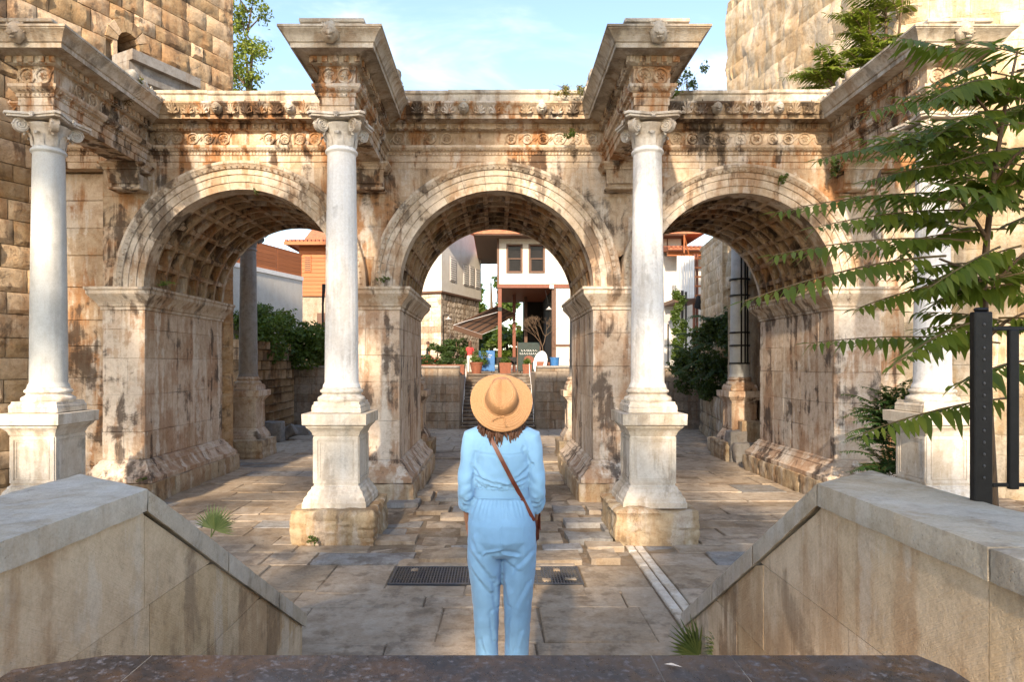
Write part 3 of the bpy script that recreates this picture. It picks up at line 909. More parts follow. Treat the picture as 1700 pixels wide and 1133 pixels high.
if extra_d.v: tag(extra_d.build('dentil_row', M['ent'], ent), kind='stuff')
# side sima knots at the foot of the projecting beams
for (x, s_) in ((-2.66 + .72, 1), (2.6 - .72, -1), (-7.7 + .72, 1), (7.5 - .72, -1)):
    for kk in range(4):
        MB().rough(x - .1, x + .1, 12.55 + kk * .33, 12.8 + kk * .33, 8.40, 8.62 - .03 * kk, .05, .05, 7, kk + x).build('acroterion_stone', M['corn'], ent, smooth=50)

# pilaster capitals (consoles) on the wall under the beams
def console(cx):
    root = MB().cbox(cx - .30, cx + .30, YF - .30, YF + .1, 6.72, 7.0, .01).build('console', M['lime'], gate)
    mb = MB(); V = []; F = []; nx, nz = 40, 10
    for j in range(nz + 1):
        u = j / nz; z = 6.79 + .25 * u
        out = .33 + .10 * u ** 2.2 + .02 * math.sin(u * PI)
        for i in range(nx + 1):
            x = -.335 + .67 * i / nx
            V.append((cx + x * (1 + .1 * u ** 2), YF - out - .022 * abs(math.sin(i / nx * PI * 9)) * (1 - .4 * u), z))
    for j in range(nz):
        for i in range(nx):
            q = j * (nx + 1) + i; F.append((q, q + 1, q + nx + 2, q + nx + 1))
    mb.add(V, F); mb.build('fluted_bell', M['lime'], root, smooth=50)
    pr = [(-.3, 0), (.0, 0), (.03, .02), (.03, .05), (.07, .09), (.10, .12), (.10, .155), (-.3, .155)]
    ring(pr, cx - .37, cx + .37, YF - .42, YF + .1, 7.042, 'abacus', M['ent'], root, 'frl', 2, 0)
    pr = [(-.3, 0), (.0, 0), (.03, .02), (.03, .05), (-.3, .06)]
    ring(pr, cx - .32, cx + .32, YF - .33, YF + .1, 6.66, 'astragal', M['lime'], root, 'frl', 2, 0)
for c in (-7.78, -2.70, 2.64, 7.6): console(c)

# ------------------------------------------------------------------ columns
def column(cx, cy, label, group, mshaft, mped, fl=True, eroded=True, strapped=False, zb=0.05, low_=False, ruined=False):
    root = thing('column', (cx, cy, zb), label, 'column', group)
    sd_ = cx * 3 + cy
    if eroded: MB().rough(cx - .68, cx + .68, cy - .72, cy + .72, 0.0, 0.64, 0.045, 0.03, 3.0, sd_, 0.035).build('plinth', M['trav'], root, smooth=45)
    else: MB().cbox(cx - .6, cx + .6, cy - .62, cy + .62, 0.0, 0.64, .03, .015).build('plinth', mped, root)
    ped = MB().cbox(cx - .37, cx + .37, cy - .4, cy + .4, 0.9, 1.85, .008, .002).build('pedestal', mped, root)
    x0, x1, y0, y1 = cx - .37, cx + .37, cy - .4, cy + .4
    bp = [(-.3, 0), (.155, 0), (.155, .09), (.14, .11), (.13, .16), (.09, .21), (.08, .25), (.035, .30), (.03, .33), (0, .35), (-.3, .35)]
    ring(bp, x0, x1, y0, y1, .63, 'base_moulding', mped, ped, w=3)
    cp = [(-.3, 0), (0, 0), (.02, .03), (.03, .07), (.06, .11), (.10, .15), (.11, .18), (.155, .20), (.16, .38), (-.3, .38)]
    ring(cp, x0, x1, y0, y1, 1.80, 'cap_moulding', mped, ped, w=3)
    for (a, b, fx) in (((x0, y0), (x1, y0), 0), ((x1, y0), (x1, y1), 1), ((x0, y1), (x0, y0), 1)):
        # raised panel border on each face
        A = Vector(a); B = Vector(b); t = (B - A).normalized(); L = (B - A).length
        f = MB()
        for (s0, s1, z0, z1) in ((.0, L, 1.02, 1.07), (.0, L, 1.74, 1.79), (.0, .07, 1.07, 1.74), (L - .07, L, 1.07, 1.74)):
            f.piece([(-.02, z0), (.016, z0), (.016, z1), (-.02, z1)], A + t * (s0 + .004), A + t * (s1 - .004))
        for (s0, s1, z0, z1) in ((.09, L - .09, 1.085, 1.105), (.09, L - .09, 1.705, 1.725), (.09, .11, 1.105, 1.705), (L - .11, L - .09, 1.105, 1.705)):
            f.piece([(-.02, z0), (.010, z0), (.010, z1), (-.02, z1)], A + t * s0, A + t * s1)
        f.build('panel_border', mped, ped)
    bs = MB().cbox(cx - .41, cx + .41, cy - .41, cy + .41, 2.185, 2.28, .012, .004).build('base', mped, root)
    ring([(-.3, 0), (-.005, 0), (-.01, .03), (-.03, .05), (-.035, .09), (-.3, .09)], cx - .41, cx + .41, cy - .41, cy + .41, 2.281, 'sub_plinth', mped, bs, w=3)
    pr = [(.385, 2.36), (.40, 2.385), (.405, 2.41), (.39, 2.44), (.36, 2.455), (.335, 2.47), (.325, 2.49), (.335, 2.51), (.355, 2.52), (.36, 2.54), (.35, 2.565), (.325, 2.575), (.32, 2.60), (.30, 2.61)]
    MB().lathe(pr, cx, cy, 48, flute=lambda a, z: .006 * noise.noise(Vector((math.cos(a) * 3 + cx, math.sin(a) * 3, z * 9)))).build('torus_moulding', M['cap'] if mped is M['ped'] else mped, bs, smooth=50)
    zt = 6.7 if not ruined else 6.75
    pr = []
    nz = 14
    pr.append((.315, 2.605)); pr.append((.31, 2.64)); pr.append((.287, 2.68))
    for i in range(nz + 1):
        u = i / nz; pr.append((.284 - .044 * u ** 1.4, 2.70 + (zt - .12 - 2.70) * u))
    pr += [(.245, zt - .10), (.27, zt - .085), (.275, zt - .06), (.268, zt - .04), (.245, zt - .03), (.242, zt)]
    def flf(a, z):
        if not fl or z < 2.72 or z > zt - .13: return .003 * noise.noise(Vector((math.cos(a) * 2 + cx, math.sin(a) * 2, z * 2)))
        return -.0045 * (abs(math.sin(a * 12)) < .45) + .004 * noise.noise(Vector((math.cos(a) * 2 + cx, math.sin(a) * 2, z * 2)))
    sh = MB().lathe(pr, cx, cy, 96 if fl else 48, flute=flf).build('shaft', mshaft, root, smooth=50)
    if strapped:
        for z in (3.0, 3.55, 3.95, 5.1, 5.6):
            MB().lathe([(.295, z), (.31, z), (.31, z + .05), (.295, z + .05)], cx, cy, 32).build('iron_band', M['iron'], sh)
        for a in (-100, -78, -60):
            x, y = cx + .305 * math.cos(R_(a)), cy + .305 * math.sin(R_(a))
            MB().box(x - .022, x + .022, y - .012, y + .012, 3.0, 6.6).build('iron_bar', M['iron'], sh)
    # composite capital
    z0 = zt
    mc = M['cap'] if mshaft is not M['greydk'] else M['greydk']
    cap_ = MB().lathe([(.235, z0), (.24, z0 + .08), (.25, z0 + .2), (.28, z0 + .27), (.30, z0 + .30), (.33, z0 + .335), (.335, z0 + .36), (.31, z0 + .375), (.22, z0 + .40)], cx, cy, 48,
                      flute=lambda a, z: (-.014 * abs(math.sin(a * 12)) if z > z0 + .19 and z < z0 + .34 else 0)).build('capital', mc, root, smooth=45)
    lf = MB()
    for k in range(8):
        a = 2 * PI * k / 8 + PI / 8 * (0)
        u = Vector((math.cos(a), math.sin(a), 0)); w = Vector((-math.sin(a), math.cos(a), 0)); c = Vector((cx, cy, z0))
        V = []; F = []
        for j, (o_, h, hw) in enumerate(((.25, .0, .075), (.262, .08, .085), (.272, .15, .08), (.31, .205, .06), (.355, .205, .04), (.36, .165, .02))):
            for q in (-1, -.5, 0, .5, 1):
                V.append(c + u * (o_ - .018 * abs(q) + (.008 if q == 0 else 0)) + w * (q * hw) + Vector((0, 0, h)))
        for j in range(5):
            for q in range(4):
                i_ = j * 5 + q; F.append((i_, i_ + 1, i_ + 6, i_ + 5))
        lf.add(V, F)
    lf.build('acanthus_leaves', mc, cap_, smooth=60)
    # volutes at the four corners
    for k in range(4):
        a = PI / 4 + k * PI / 2
        u = Vector((math.cos(a), math.sin(a), 0)); w = Vector((-math.sin(a), math.cos(a), 0))
        c = Vector((cx, cy, z0 + .315)) + u * .40
        v = MB()
        for s_ in (-1, 1):
            # spiral ridge on each side of the scroll
            pts = []; rad = []
            for q in range(26):
                th = q / 25 * 2.6 * 2 * PI; rr = .112 * (1 - q / 27)
                pts.append(c + u * (rr * math.cos(th)) + Vector((0, 0, rr * math.sin(th))) + w * (s_ * (.05 + .012 * q / 25))); rad.append(.016 - .006 * q / 25)
            v.tube(pts, rad, 6)
        V = []; F = []; n = 20
        for s_ in (-.052, .052):
            for q in range(n): V.append(c + u * (.112 * math.cos(2 * PI * q / n)) + Vector((0, 0, .112 * math.sin(2 * PI * q / n))) + w * s_)
        for q in range(n): F.append((q, (q + 1) % n, n + (q + 1) % n, n + q))
        F += [tuple(range(n)), tuple(range(2 * n - 1, n - 1, -1))]
        v.add(V, F)
        v.tube([c + u * -.30 + Vector((0, 0, .06)), c + u * -.12 + Vector((0, 0, .10)), c + Vector((0, 0, .10))], [.03, .03, .02], 6)
        v.build('volute', mc, cap_, smooth=40)
    # abacus with hollowed sides
    pts = []
    for k in range(4):
        a = PI / 4 + k * PI / 2
        for da_, q in ((-.07, .60), (.07, .60), (.30, .47), (.55, .40), (PI / 4, .385), (PI / 2 - .55, .40), (PI / 2 - .30, .47)):
            pts.append((cx + q * math.cos(a + da_), cy + q * math.sin(a + da_)))
    ab = MB().prism(pts, 'z', z0 + .42, z0 + .455)
    pts2 = [(cx + (x - cx) * 1.06, cy + (y - cy) * 1.06) for x, y in pts]
    ab.prism(pts2, 'z', z0 + .458, z0 + .498)
    ab.build('abacus', mc, cap_)
    fw = MB()
    for k in range(4):
        a = k * PI / 2; u = Vector((math.cos(a), math.sin(a), 0)); w = Vector((-math.sin(a), math.cos(a), 0)); c = Vector((cx, cy, z0 + .45)) + u * .40
        for p in range(6):
            th = 2 * PI * p / 6
            fw.tube([c + u * .02, c + u * .04 + (w * math.cos(th) + Vector((0, 0, 1)) * math.sin(th)) * .045], [.02, .014], 5)
    fw.build('abacus_flower', mc, cap_)
    return root
column(CX[0], 11.4, 'smooth pale grey column at the end next to the arched tower window', 'front columns of the gate', M['grey'], M['ped'], fl=False, eroded=False)
column(CX[1], 11.4, 'white fluted column on wavy eroded plinth between hedge-view arch and middle arch', 'front columns of the gate', M['marble'], M['ped'])
column(CX[2], 11.4, 'white fluted column on squared plinth between middle arch and ivy-view arch', 'front columns of the gate', M['marble'], M['ped'])
column(CX[3], 11.4, 'white column behind the leafy green fronds and black fence', 'front columns of the gate', M['marble'], M['ped'], eroded=False)
column(-7.9, 21.1, 'dark grey rear column seen through the arch with the hedge', 'rear columns of the gate', M['greydk'], M['pier'], fl=False)
column(-2.66, 21.0, 'rear column hidden behind the pier, pedestal edge beside the stair wall', 'rear columns of the gate', M['greydk'], M['pier'], fl=False)
column(2.6, 21.0, 'rear column hidden behind the pier, pedestal edge by the cafe', 'rear columns of the gate', M['greydk'], M['pier'], fl=False)
column(7.56, 20.6, 'grey rear column wrapped in black iron straps beside the ivy', 'rear columns of the gate', M['grey'], M['pier'], fl=False, strapped=True)
# ------------------------------------------------------------------ towers
def face_blocks(parent, A, B, z0, z1, ch, bw, mat, seed, bulge=0.05, name='ashlar_block', hole=None, depth=0.45, nx=4, nz=3, limit=300, chj=0.15, gap=.008, erode=0.0, hidden=None, rug=0.0):
    """rock-faced blocks on the vertical plane through A-B (2D, left to right seen from outside)"""
    r = random.Random(seed)
    A = Vector(A); B = Vector(B); L = (B - A).length; t = (B - A) / L; n = Vector((t.y, -t.x))
    zs = [z0]
    while zs[-1] < z1 - .2: zs.append(zs[-1] + ch * r.uniform(1 - chj, 1 + chj))
    zs[-1] = z1
    cnt = 0; rest = MB()
    for i in range(len(zs) - 1):
        xs = splits(0, L, bw, .3, r)
        if i % 2 and len(xs) > 2: xs = [0] + [x - bw * .35 for x in xs[1:-1]] + [L]
        xs = [x for q, x in enumerate(xs) if q == 0 or x - xs[q - 1] > .08]
        for q in range(len(xs) - 1):
            a, b, c, d = xs[q] + gap, xs[q + 1] - gap, zs[i] + gap, zs[i + 1] - gap
            if hole and a < hole[1] and b > hole[0] and c < hole[3] and d > hole[2]:
                if a < hole[0] < b and hole[0] - a > .2: b = hole[0]
                elif a < hole[1] < b and b - hole[1] > .2: a = hole[1]
                else: continue
            V = []; F = []
            sd = r.uniform(0, 99); bl = bulge * r.uniform(.2, 1.3)
            for k in range(nz + 1):
                for m in range(nx + 1):
                    u = m / nx; w = k / nz
                    edge = m in (0, nx) or k in (0, nz)
                    e = 0 if edge else bl * (.55 + .9 * noise.noise(Vector((u * 3 + sd, w * 3, sd))))
                    uu = a + (b - a) * u + (0 if edge and m in (0, nx) else r.uniform(-.02, .02)); ww = c + (d - c) * w
                    if edge: e -= .012 + r.uniform(0, .02)
                    elif rug: e += rug * noise.fractal(Vector((u * 7 + sd, w * 5, sd)), .8, 2.1, 3)
                    if erode:
                        w3 = A + t * uu
                        q3 = Vector((w3.x, w3.y, ww))
                        e = erode * (noise.fractal(q3 * 1.1, .8, 2.1, 5) + .5 * noise.fractal(q3 * .35, .8, 2, 2)) + (.25 * e if not edge else .3 * e)
                    P = A + t * uu + n * e; V.append((P.x, P.y, ww))
            for k in range(nz):
                for m in range(nx):
                    q0 = k * (nx + 1) + m; F.append((q0, q0 + 1, q0 + nx + 2, q0 + nx + 1))
            bi = [m for m in range(nx + 1)] + [k * (nx + 1) + nx for k in range(1, nz + 1)] + [nz * (nx + 1) + m for m in range(nx - 1, -1, -1)] + [k * (nx + 1) for k in range(nz - 1, 0, -1)]
            o0 = len(V)
            for j in bi:
                p = V[j]; V.append((p[0] - n.x * depth, p[1] - n.y * depth, p[2]))
            for j in range(len(bi)):
                F.append((bi[j], bi[(j + 1) % len(bi)], o0 + (j + 1) % len(bi), o0 + j)[::-1])
            hid = False
            if hidden:
                cq = A + t * ((a + b) / 2); hid = hidden(824 + 1100 * cq.x / cq.y, 605 - 1100 * ((c + d) / 2 - 3) / cq.y)
            if not hid: cnt += 1
            if cnt <= limit and not hid: MB().add(V, F).build(name, mat, parent, smooth=32, recalc=False)
            else: rest.add(V, F)
    if rest.v: tag(rest.build('more_' + name + 's', mat, parent, recalc=False), kind='stuff')

def core(name, poly, z0, z1, mat, label, cat):
    c = Vector((sum(p[0] for p in poly) / len(poly), sum(p[1] for p in poly) / len(poly)))
    root = thing(name, (c.x, c.y, z0), label, cat)
    return root
# left tower: oblique face running back to a corner behind the gate
LA, LB = Vector((-13.2, 7.44)), Vector((-7.43, 18.76))
LC = Vector((-16.0, 23.5))
lt = thing('stone_tower', (-12, 16, 0), 'massive square tower of warm rough ashlar with a small arched window', 'tower')
tt = (LB - LA).normalized(); tn = Vector((tt.y, -tt.x))
ins = lambda P, d: P - tn * d
p0, p1 = ins(LA, .12), ins(LB - tt * .1, .12)
hu0 = None
# arched window position along the face: image x 193..233 , y 38..90
def on_face(px):
    k = (px - 824) / 1100
    u = (k * LA.y - LA.x) / (tt.x - k * tt.y)
    P = LA + tt * u
    return u, P
u0, P0 = on_face(191); u1, P1 = on_face(234)
zw0 = 3 + (605 - 92) * P0.y / 1100; zw1 = 3 + (605 - 40) * P0.y / 1100
HOLE = (u0 - .05, u1 + .05, zw0, zw1)
# core with a recess behind the window
def core_left():
    mb = MB()
    def seg(ua, ub, za, zb, back=.12):
        a = LA + tt * ua - tn * back; b = LA + tt * ub - tn * back
        c = b - tn * 4; d = a - tn * 4
        mb.prism([(a.x, a.y), (b.x, b.y), (c.x, c.y), (d.x, d.y)], 'z', za, zb)
    Lf = (LB - LA).length - .1
    seg(0, HOLE[0], -.2, 14.5); seg(HOLE[1], Lf, -.2, 14.5)
    seg(HOLE[0], HOLE[1], -.2, HOLE[2]); seg(HOLE[0], HOLE[1], HOLE[3], 14.5)
    mb.build('core', M['mortar'], lt)
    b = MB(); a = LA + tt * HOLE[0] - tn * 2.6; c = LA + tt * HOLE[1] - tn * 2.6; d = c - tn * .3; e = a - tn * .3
    b.prism([(a.x, a.y), (c.x, c.y), (d.x, d.y), (e.x, e.y)], 'z', HOLE[2], HOLE[3]).build('window_recess', M['shadow'], lt)  # back panel coloured as the shadow in the opening
core_left()
UL = on_face(-90)[0]
HOLE2 = (HOLE[0] - UL, HOLE[1] - UL, HOLE[2], HOLE[3])
face_blocks(lt, LA + tt * UL, LB, 0.05, 13.6, .44, .66, M['tower'], 41, .05, hole=HOLE2, limit=296, nx=6, nz=5, gap=.008, chj=.25, rug=.035,
            hidden=lambda px, py: 135 < px < 372 and py > 175)
# return face of the tower at the corner
face_blocks(lt, LB, LB + (-tn) * 3.2, 0.05, 14.3, .62, 1.1, M['tower'], 42, .05, name='corner_block', depth=.3)
# window arch stones
def window_arch():
    uc = (HOLE[0] + HOLE[1]) / 2; hw = (HOLE[1] - HOLE[0]) / 2; zs_ = HOLE[3] - hw * .95
    r = random.Random(4)
    for k in range(7):
        a0 = PI * k / 7 + .015; a1 = PI * (k + 1) / 7 - .015
        V = []
        for back in (-.06, -.7):
            for (rr, a) in ((hw * .74, a0), (hw * 1.5, a0), (hw * 1.5, a1), (hw * .74, a1)):
                P = LA + tt * (uc + rr * math.cos(a)) + tn * (back + (.09 if back > -.1 else 0)); V.append((P.x, P.y, zs_ + rr * 1.05 * math.sin(a) + r.uniform(-.01, .01)))
        MB().add(V, [(0, 1, 2, 3), (7, 6, 5, 4), (0, 4, 5, 1), (1, 5, 6, 2), (2, 6, 7, 3), (3, 7, 4, 0)]).build('window_voussoir', M['tower'], lt)
    for s_ in (-1, 1):
        V = MB(); P = LA + tt * (uc + s_ * hw * .87 - hw * .13) - tn * .55; Q = LA + tt * (uc + s_ * hw * .87 + hw * .13) - tn * .55
        P2 = P + tn * .56; Q2 = Q + tn * .56
        V.prism([(P.x, P.y), (Q.x, Q.y), (Q2.x, Q2.y), (P2.x, P2.y)], 'z', HOLE[2], zs_).build('window_jamb', M['tower'], lt)
window_arch()
# grey slab ledge below the window
def ledge_slab():
    a, Pa = on_face(186); b, Pb = on_face(300)
    t_ = thing('slab_ledge', tuple((Pa + Pb) / 2) + (zw0 - .5,), 'grey stone ledge projecting from the tower below its arched window', 'ledge')
    for (o, za, zb, m) in ((.75, -.26, -.02, 'corn'), (.62, -.62, -.265, 'corn'), (.4, -1.6, -.625, 'grey')):
        mb = MB(); A = LA + tt * a; B = LA + tt * b
        pr = [(A.x, A.y), (B.x, B.y), ((B + tn * o).x - .0, (B + tn * o).y), ((A + tn * o).x, (A + tn * o).y)]
        mb.prism(pr, 'z', zw0 + za, zw0 + zb).build('slab', M['greydk'] if m == 'corn' else M['grey'], t_)
ledge_slab()

# right tower: rubble
RA, RB, RC = Vector((7.66, 22.0)), Vector((9.0, 14.9)), Vector((13.5, 13.6))
rt = thing('rubble_tower', (10.5, 17, 0), 'sunlit pale rubble tower rising behind the gate beside the ailanthus', 'tower')
MB().prism([(7.85, 22.0), (9.15, 15.05), (13.5, 13.8), (15, 22)], 'z', -.2, 15).build('core', M['mortar'], rt)
face_blocks(rt, RA, RB, 5.5, 15, .5, .8, M['rubble'], 51, .14, 'rubble_stone', limit=150, nx=7, nz=5, chj=.4, gap=.0, erode=.085)
face_blocks(rt, RB, RC, 0.05, 15, .7, 1.0, M['rubble'], 52, .16, 'rubble_stone', limit=148, nx=7, nz=5, chj=.4, gap=.003, erode=.12)
face_blocks(rt, RA + Vector((3, 3)), RA, 0.05, 15, .7, 1.0, M['rubble'], 53, .12, 'rear_rubble_stone', nx=3, nz=3)

# ------------------------------------------------------------------ near stairs, balustrades, ledge, fence
tag(MB().box(-1.88, 1.73, -3, 3.98, -.2, 1.2).build('stair_landing', M['pave'], recalc=False), kind='structure')
st = thing('stone_stair', (0, 5.2, .05), 'stone stair going down to the plaza between the two sloping balustrades', 'stairs')
for i in range(8):
    MB().cbox(-1.86, 1.71, 3.985 + .31 * i, 3.985 + .31 * (i + 1) - .003, -.1, 1.2 - .14 * (i + 1), .012).build('step', M['pave'], st)
def balustrade(xi, xo, label, seed):
    r = random.Random(seed); s = 1 if xi > 0 else -1
    yp, zp = 3.56, (2.33 if s < 0 else 2.36)
    ye, ze = (6.55, .53) if s < 0 else (6.19, .665)
    root = thing('stair_balustrade', ((xi + xo) / 2, 2.5, .0), label, 'balustrade', 'stair balustrades')
    ct = .125
    top = lambda y: (zp - ct) if y <= yp else zp - ct - (y - yp) * (zp - ze) / (ye - yp) - .012
    # wall slabs
    zs = [-.2, .5, 1.12, 1.68, 2.4]
    for i in range(len(zs) - 1):
        off = r.uniform(0, .6)
        ys = [-1.6] + [y for y in np.arange(-1.0 + off, ye - .2, 1.05)] + [ye - .06]
        for q in range(len(ys) - 1):
            a, b = ys[q] + .0025, ys[q + 1] - .0025
            Y = [a] + [y for y in np.linspace(a, b, 10)[1:-1]] + ([yp] if a < yp < b else []) + [b]
            Y = sorted(Y)
            hi = [(y, min(zs[i + 1] - .0015, top(y))) for y in Y]
            lo_ = zs[i] + .0025
            tl = zp - ct - .012 - lo_
            yc = yp + tl * (ye - yp) / (zp - ze)
            hi = [h for h in hi if h[1] > lo_ + .004]
            if hi and hi[-1][0] < b - 1e-6 and yp < yc < b: hi.append((yc, lo_ + .0005))
            if len(hi) < 2: continue
            poly = [(hi[0][0], lo_), (hi[-1][0], lo_)] + hi[::-1]
            e = r.uniform(0, .004)
            MB().prism(poly, 'x', xi + s * e, xi + s * .34).build('wall_slab', M['bal'], root)
    # outer facing
    poly = [(-1.6, -.2), (ye - .06, -.2), (ye - .06, ze - ct - .02), (yp, zp - ct - .02), (-1.6, zp - ct - .02)]
    MB().prism(poly, 'x', xi + s * .345, xo - s * .05).build('outer_facing', M['bal'], root)
    # cap stones
    ys = [-1.6, -.3, .85, 1.95, 2.28 if s > 0 else 2.1, yp]
    ys = [-1.6, -.3, .9, (2.32 if s > 0 else 1.75), yp]
    sk = .5 if s < 0 else .45
    ii = xi - s * .03
    for q in range(len(ys) - 1):
        a, b = ys[q] + .002, ys[q + 1] - .002
        last = q == len(ys) - 2
        b2 = b + (sk if last else 0)
        if last: b = yp; b2 = yp + sk
        V = [(ii, a, zp - ct), (ii, b, zp - ct), (xo, b2, zp - ct), (xo, a, zp - ct), (ii, a, zp), (ii, b, zp), (xo, b2, zp), (xo, a, zp)]
        MB().hexa(V, max(4, int((b - a) / .045)), 9, 4, .004, 9, q + s * 7).build('cap_stone', M['balcap'], root, smooth=40)
    ts = [0, .36, .72, 1.0] if s < 0 else [0, .34, .66, 1.0]
    dz = ct * 1.16
    for q in range(3):
        a, b = ts[q] + (.002 if q else 0), ts[q + 1] - .002
        ya, yb = yp + (ye - yp) * a, yp + (ye - yp) * b; za, zb = zp + (ze - zp) * a, zp + (ze - zp) * b
        if q == 0: za0 = za - ct
        else: za0 = za - dz
        V = [(ii, ya, za0), (ii, yb, zb - dz), (xo, yb + sk, zb - dz), (xo, ya + sk, za0), (ii, ya, za), (ii, yb, zb), (xo, yb + sk, zb), (xo, ya + sk, za)]
        MB().hexa(V, 28, 6, 4, .004, 9, q + 20 + s * 7).build('cap_stone', M['balcap'], root, smooth=40)
balustrade(-1.9, -2.55, 'sloping stone balustrade with grey cap, on the side without the fence', 61)
balustrade(1.75, 2.27, 'sloping stone balustrade with grey cap in front of the black fence', 62)
# earth banks outside the balustrades
tag(MB().rough(2.30, 8.0, -2.5, 4.2, -.3, 1.75, .4, .12, .9, 5).build('earth_bank', M['earth']), kind='structure')
tag(MB().rough(-8.0, -2.58, -2.5, 4.2, -.3, 1.75, .4, .12, .9, 9).build('earth_bank', M['earth']), kind='structure')

lg = thing('granite_parapet', (-.02, 1.2, 1.2), 'low parapet topped with polished dark brown granite slabs', 'parapet')
Zl = 3 - 484 * 1.5 / 1100
MB().cbox(-.95, .9, .98, 1.42, 1.2, Zl - .05, .01).build('body', M['bal'], lg)
xl = [-1.045, -.78, .35, .53, .985]
for q in range(4):
    a, b = xl[q] + .0015, xl[q + 1] - .0015
    if q == 0: poly = [(a + .0, .9), (b, .9), (b, 1.5), (a + .16, 1.5), (a, 1.43)]
    elif q == 3: poly = [(a, .9), (b, .9), (b + .0, 1.43), (b - .03, 1.5), (a, 1.5)]
    else: poly = [(a, .9), (b, .9), (b, 1.5), (a, 1.5)]
    MB().prism(poly, 'z', Zl - .05, Zl).build('top_slab', M['granite'], lg)
for x in xl[1:-1]: MB().box(x - .001, x + .001, .902, 1.498, Zl - .04, Zl - .0006).build('joint', M['pavegrey'], lg, recalc=False)
lf_ = thing('fallen_leaf', (.385, 1.44, Zl), 'small pale fallen leaf lying on the dark granite parapet', 'leaf')
MB().add([(.367, 1.452, Zl + .002), (.383, 1.449, Zl + .006), (.405, 1.437, Zl + .002), (.386, 1.437, Zl + .005)], [(0, 1, 2), (0, 2, 3)]).build('blade', M['greyp'], lf_, recalc=False)

def fence():
    root = thing('iron_fence', (2.6, 3.1, 1.7), 'black iron fence post with bars behind the balustrade cap', 'fence')
    a = at(1615, 518, 3.1); b = at(1645, 518, 3.1)
    p = MB().cbox(a.x, b.x, 3.085, 3.125, 1.7, a.z, .005).build('post', M['iron'], root)
    MB().cbox(a.x + .01, b.x - .01, 3.09, 3.12, a.z + .001, a.z + .02, .008).build('post_cap', M['iron'], p)
    for k in range(14):
        z = a.z - .06 - k * .055
        MB().lathe([(0, -.008), (.004, -.006), (.006, 0), (.004, .006), (0, .008)], a.x + .042, 3.084, 8).move(Matrix.Translation((0, 0, z))).build('bolt', M['ironw'], p, smooth=60)
    for py in (546, 806):
        q = at(1648, py, 3.1); MB().cbox(q.x, q.x + 3.2, 3.098, 3.112, q.z - .009, q.z + .009, .003).build('rail', M['iron'], root)
    for px in (1675, 1755, 1840):
        q = at(px, 548, 3.1); MB().cbox(q.x, q.x + .045, 3.092, 3.118, at(px, 806, 3.1).z - .02, q.z, .004).build('bar', M['iron'], root)
fence()

# ------------------------------------------------------------------ rear court
tag(MB().box(-60, -1.63, 30.25, 120, -.2, 2.5).build('terrace', M['pave'], recalc=False), kind='structure')
tag(MB().box(1.77, 60, 30.25, 120, -.2, 2.5).build('terrace', M['pave'], recalc=False), kind='structure')
tag(MB().box(-1.629, 1.769, 34.4, 120, -.2, 2.5).build('terrace', M['pave'], recalc=False), kind='structure')
rs = thing('upper_stair', (.07, 32.2, .05), 'dark stone staircase climbing to the cafe terrace', 'stairs')
for i in range(16):
    y = 30.0 + 4.4 * i / 16
    z = .05 + 2.45 * (i + 1) / 16
    MB().cbox(-1.62, 1.76, y, 34.4, z - .118, z - .035, .006).build('step', M['step'], rs)
    MB().cbox(-1.62, 1.76, y - .02, y + .3, z - .034, z, .008).build('nosing', M['retain'], rs)
for (x0, x1, lab) in ((-11.5, -1.65, 'brown ashlar retaining wall with cap, on the hedge side of the staircase'), (1.79, 9.5, 'brown ashlar retaining wall with cap, on the ivy side of the staircase')):
    rw = thing('retaining_wall', ((x0 + x1) / 2, 30, 0), lab, 'wall', 'retaining walls of the terrace')
    MB().box(x0, x1, 30.08, 30.3, 0, 2.82).build('core', M['mortar'], rw, recalc=False)
    r = random.Random(int(x1 * 10)); z = .03
    while z < 2.78:
        z1 = min(2.82, z + r.uniform(.34, .5))
        if 2.82 - z1 < .15: z1 = 2.82
        xs = splits(x0, x1, .85, .3, r)
        for q in range(len(xs) - 1): MB().cbox(xs[q] + .006, xs[q + 1] - .006, 30 + r.uniform(0, .015), 30.2, z + .006, z1 - .006, .012).build('ashlar_block', M['retain'], rw)
        z = z1
    xs = splits(x0, x1, 1.6, .1, r)
    for q in range(len(xs) - 1): MB().cbox(xs[q] + .003, xs[q + 1] - .003, 29.94, 30.4, 2.822, 2.93, .015).build('cap_stone', M['greydk'], rw)
    # flank along the stair
    xa = -1.64 if x1 < 0 else 1.775
    MB().cbox(min(xa, xa + (-.2 if x1 < 0 else .2)), max(xa, xa + (-.2 if x1 < 0 else .2)), 30.41, 34.4, 0, 2.6, .01).build('stair_flank', M['retain'], rw)
for (x, lab) in ((-1.55, 'thin white handrail beside the upper stair, hedge side'), (1.70, 'thin white handrail beside the upper stair, ivy side')):
    hr = thing('handrail', (x, 32, .8), lab, 'handrail')
    MB().tube([(x, 30.2, .75), (x, 34.2, 2.98), (x, 34.5, 2.98)], .014, 8).build('rail', M['white'], hr, smooth=60)
    for y in (30.3, 32.2, 34.1):
        z = .05 + 2.45 * (y - 30) / 4.4
        MB().tube([(x, y, z - .1), (x, y, z + .71)], .012, 8).build('post', M['white'], hr, smooth=60)

